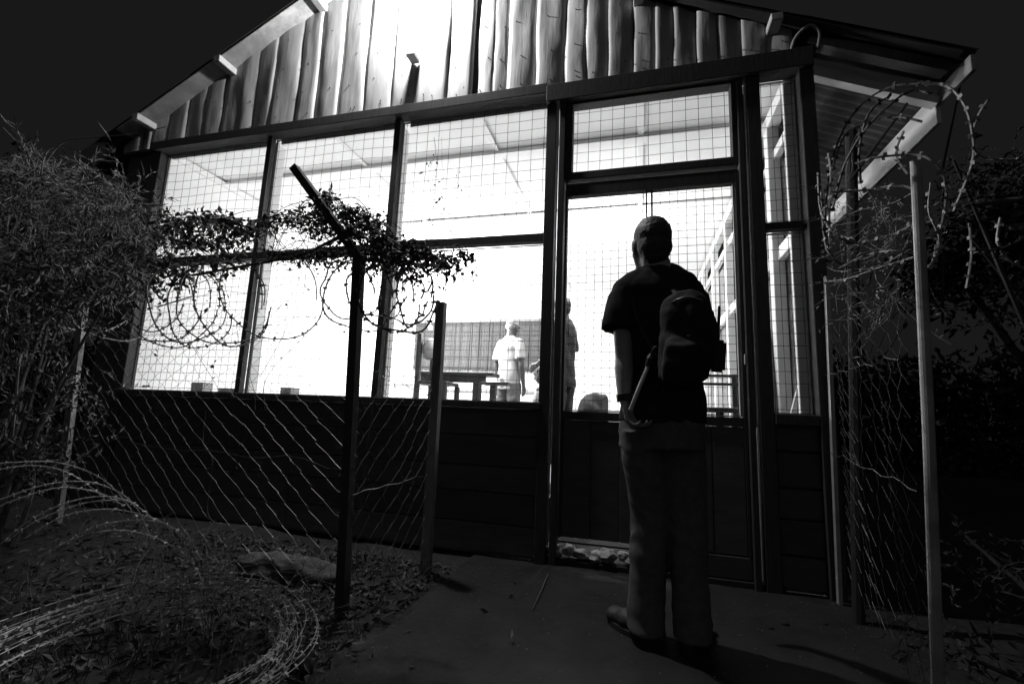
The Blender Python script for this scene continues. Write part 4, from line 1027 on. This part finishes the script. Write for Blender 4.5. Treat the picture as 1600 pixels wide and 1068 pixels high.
# long thin stray vines in front of the lower windows
sv = thing('creeper', onF(410, 600), 'stray thin vine stems hanging on the left fence below the coil', 'creeper')
Lf = MB()
for pts in ([(300, 540), (318, 565), (330, 590), (338, 605)], [(370, 500), (375, 540), (385, 575), (398, 612), (398, 640)], [(495, 490), (470, 530), (430, 570), (412, 600), (412, 640)], [(450, 500), (440, 530), (405, 590)], [(320, 640), (318, 690), (332, 720), (325, 800), (355, 820), (400, 822)], [(150, 620), (140, 680), (120, 700)],[(332, 720), (310, 760), (300, 790)]):
    MB().tube(spline([onF(x+random.gauss(0, 1), y, .012) for x, y in pts], 6), .0016, 4).build('stem', 'stem' if pts[0][1] > 600 else 'stemd', sv)
pl = [(442, 478), (448, 480), (436, 479), (447, 478), (478, 452), (337, 566), (330, 575), (336, 588), (425, 537), (430, 555), (540, 520), (535, 518), (412, 572), (240, 552), (246, 550), (220, 540), (374, 712), (370, 728), (360, 740), (372, 716), (319, 475), (325, 480), (322, 470)]
leaves(Lf, [tuple(onF(x, y, .02)) for x, y in pl], rng.normal(size=(len(pl), 3))*[1, .3, 1], .028, .02, .1); tag(Lf.build('leaf', 'leafd', sv), kind='stuff')
# hanging tendril in the third upper window
hv = thing('creeper', atY(685, 240, .0), 'fine creeper with small round leaves hanging in the third upper window', 'creeper')
Lf = MB(); S = MB(); pts_ = []
for x0, ys_ in ((672, (250, 262)), (680, range(240, 372, 9)), (690, range(262, 350, 11)), (668, range(258, 300, 14)), (716, (270, 275, 292, 296)), (700, (300, 335)), (695, (340, 355))):
    for y in ys_: pts_.append((x0+random.gauss(0, 5), y+random.gauss(0, 3)))
for x, y in pts_: leaves(Lf, [tuple(atY(x, y, -.03))], rng.normal(size=(1, 3))*[1, .4, .6], .026, .02, .1)
for x0 in (674, 681, 690): S.tube(spline([atY(x0+random.gauss(0, 3), y, -.03) for y in range(215, 372, 22)], 4), .0010, 3, False)
S.tube(spline([atY(716, 262, -.03), atY(714, 280, -.03), atY(718, 300, -.03)], 4), .001, 3, False)
tag(S.build('tendrils', 'stemd', hv), kind='stuff'); tag(Lf.build('leaf', 'leafd', hv), kind='stuff')
# right tangle
rt_b = bush((1.2, -.5, 0), 'dry tangled creeper on the chain link beside the right corner post', [(D_(1320, 330, 2.0), .06, .12, 1.2, .14), (D_(1350, 400, 1.9), .12, .15, 2, .12), (D_(1360, 470, 1.9), .12, .12, 2, .1), (D_(1400, 340, 1.9), .08, .12, 1, .1)], 190, 3, .22, .02, .006, .05, 'twine', 'twine', 0, .0012)
bush((2.2, -.2, 0), 'dark leafy bush behind the razor wire at the right edge', [(D_(1560, 290, 2.0), .22, .25, 2, .16), (D_(1500, 300, 2.0), .14, .2, 1.3, .1), (D_(1570, 420, 2.1), .25, .3, 1, .25), (D_(1500, 520, 2.3), .2, .3, .5, .4)], 80, 14, .2, .03, .010, .1, 'leafd', 'stemd', 3)
bush((1.9, -1.4, 0), 'low dark weeds at the lower right corner beyond the galvanised pole', [(D_(1580, 900, 1.9), .3, .3, 2, .12), (D_(1540, 1040, 1.5), .14, .2, 1, .08)], 60, 12, .2, .03, .012, .1, 'leafd', 'stemd', 2)
# trees behind
def tree(base, h_, rad, label, n):
    t = thing('tree', base, label, 'tree'); b = Vector(base)
    MB().tube(spline([b, b+Vector((.1, 0, h_*.35)), b+Vector((-.1, .1, h_*.8))], 6), np.linspace(.16, .05, 13), 8).build('trunk', 'stemd', t)
    Lf = MB(); S = MB()
    for k in range(7):
        a = random.uniform(0, 6.28); S.tube(spline([b+Vector((0, 0, h_*random.uniform(.3, .6))), b+Vector((math.cos(a)*rad*.4, math.sin(a)*rad*.4, h_*.7)), b+Vector((math.cos(a)*rad*.8, math.sin(a)*rad*.8, h_*random.uniform(.7, 1)))], 4), np.linspace(.05, .012, 9), 5, False)
    cs_ = [b+Vector((random.gauss(0, rad*.5), random.gauss(0, rad*.4), h_*.75+random.gauss(0, h_*.15))) for _ in range(26)]
    C = np.array([tuple(random.choice(cs_)) for _ in range(n)])+rng.normal(size=(n, 3))*rad*.16
    leaves(Lf, C, rng.normal(size=(n, 3)), .12, .06); S.build('limb', 'stemd', t)['kind'] = 'stuff'
    tag(Lf.build('crown', 'leafd', t), kind='stuff')
tree((4.6, 4.0, 0), 4.2, 1.6, 'dark tree standing beyond the right eave', 5000)
tree((3.9, .6, 0), 3.0, 1.2, 'dark small tree right of the building behind the wire', 5000)
tree((6.8, 1.5, 0), 3.6, 1.6, 'dark tree farthest right at the edge of the yard', 4000)
tree((-8.2, 1.5, 0), 3.4, 1.6, 'dark tree left of the building behind the bushes', 5000)
tree((-10.5, -.5, 0), 3.0, 1.7, 'dark tree at the far left edge of the yard', 4000)
def hedge(x0, x1, y, hh, label):
    t = thing('hedge', ((x0+x1)/2, y, 0), label, 'hedge'); Lf = MB(); n = 9000
    C = np.stack([rng.uniform(x0, x1, n), y+rng.normal(size=n)*.35, rng.random(n)**.8*hh*(1+.15*np.sin(rng.uniform(x0, x1, n)))], 1)
    leaves(Lf, C, rng.normal(size=(n, 3)), .22, .12); tag(Lf.build('foliage', 'leafd', t), kind='stuff')
hedge(3.0, 14, 9, 2.2, 'dark hedge closing off the yard right of the building')
hedge(-20, -6.5, 7, 2.2, 'dark hedge closing off the yard left of the building')

# ================================================================ ground litter, sack, twig
def gz(x, y):
    k = min(1, max(0, (-1.0-x)/.6)); return k*(.05*noise.noise(Vector((x*1.3, y*1.3, 0))) + .02*noise.noise(Vector((x*6, y*6, 3)))) + .03*k - .008
Lf = MB(); C = []
for _ in range(4200):
    x = -1.02-abs(random.gauss(0, 1.2)); y = random.uniform(-2.5, -.3)
    if random.random() < .004: x = random.uniform(-1.05, -.4); 
    C.append((x, y, max(gz(x, y), 0)+.004+abs(random.gauss(0, .008))))
leaves(Lf, C, rng.normal(size=(len(C), 3))*[1, 1, .28], .045, .02)
tag(Lf.build('leaf_litter', 'litter', None, (-2, -1.5, 0)), 'dry leaves and stalks strewn over the ground at the left', kind='stuff')
Gs = MB()
for _ in range(1500):
    x = -1.05-abs(random.gauss(0, 1.1)); y = random.uniform(-2.4, -.4); z = gz(x, y); L_ = random.uniform(.04, .16); a = random.uniform(0, 6.28); q = random.uniform(.2, 1.2)*L_
    Gs.tube([(x, y, z), (x+math.cos(a)*q*.4, y+math.sin(a)*q*.4, z+L_*.6), (x+math.cos(a)*q, y+math.sin(a)*q, z+L_*.8)], [.0018, .0013, .0004], 3, False)
tag(Gs.build('grass', 'stem', None, (-2, -1.5, 0)), 'sparse dry grass growing among the razor wire', kind='stuff')
# fallen leaves on the path
for k, (px, py) in enumerate(((551, 1022), (578, 1027), (650, 1040), (760, 1005), (515, 950), (700, 960))):
    p = atZ(px, py, .006); b = MB(); leaves(b, [tuple(p)], rng.normal(size=(1, 3))*[1, 1, .15], .035, .018)
    tag(b.build('fallen_leaf', 'litter' if k != 2 else 'leafd', None, p), ['curled dry leaf on the path below the cranked post', 'second dry leaf just right of the curled one on the path', 'dark leaf lying alone at the lower middle of the path', 'dry leaf nearest to the left boot of the visitor', 'dry leaf beside the foot of the cranked post', 'dry leaf midway between the cranked post and the straw'][k], 'leaf', 'dry leaves on the bare path')
a = atZ(856, 897, .012); b = atZ(832, 950, .012)
tag(MB().tube([a, a.lerp(b, .5)+Vector((.004, 0, .004)), b], [.003, .003, .0015], 5).build('straw', 'stem', None, a), 'single pale straw lying on the path before the door', 'straw')
# rolled sacking
sk = atZ(430, 915, .0)
s_ = thing('sack', (sk.x, sk.y, 0), 'crumpled folded sack lying at the foot of the left fence', 'sack')
bm = bmesh.new()
for q in range(9):
    t = q/8; p = atZ(392+118*t, 905+12*t, 0); ellip(bm, (p.x, p.y+.02, .045+.02*math.sin(3*t)), .085-.035*t, .08, .082-.04*t, Matrix.Rotation(.5, 4, 'Z'), 2)
remesh('cloth', bm, .008, 2, 'sack', s_, lambda p: .022*(.5-abs(noise.noise(Vector((p.x*9+p.z*14, p.y*6, p.z*20))))*1.8))
# rubble by the fence corner
for k, (px, py, r_) in enumerate(((560, 905, .03), (585, 893, .02), (470, 1045, .035), (600, 938, .015), (1225, 975, .014), (1205, 982, .009), (1290, 975, .008))):
    p = atZ(px, py, 0); bm = bmesh.new(); bmesh.ops.create_icosphere(bm, subdivisions=2, radius=r_)
    for v in bm.verts: v.co = Vector((p.x, p.y, r_*.3))+Vector((v.co.x*1.4, v.co.y, v.co.z*.7))*(1+.4*noise.noise(v.co*30+Vector((k*4, 0, 0))))
    lb = ['dark stone by the foot of the cranked post', 'smaller stone right of the cranked post', 'dark stone at the rim of the flattened wire coil', 'pebble on the path near the cranked post', 'pale stone on the path right of the visitor', 'small pale stone just left of the larger one right of the visitor', 'pebble near the thin strip at the corner'][k]
    tag(MB().bm(bm).build('stone', 'slab', None, (p.x, p.y, 0), smooth=True), lb, 'stone')

# grit on the path
Gr = MB()
for _ in range(1400):
    x = random.uniform(-1.1, 1.25); y = random.uniform(-2.3, -.1)
    if random.random() < .5: x = -1.05+abs(random.gauss(0, .2)) if random.random() < .5 else 1.2-abs(random.gauss(0, .2))
    r_ = random.uniform(.0015, .005); z = .007+r_*.3; a = random.uniform(0, 3)
    V = [(x+r_*math.cos(a+k*1.57)*random.uniform(.7, 1.3), y+r_*math.sin(a+k*1.57)*random.uniform(.7, 1.3), z) for k in range(4)]+[(x, y, z+r_*.7)]
    Gr.add(V, [(0, 1, 4), (1, 2, 4), (2, 3, 4), (3, 0, 4)])
tag(Gr.build('gravel', 'litter', None, (0, -1, 0)), 'scattered grit on the bare path', kind='stuff')
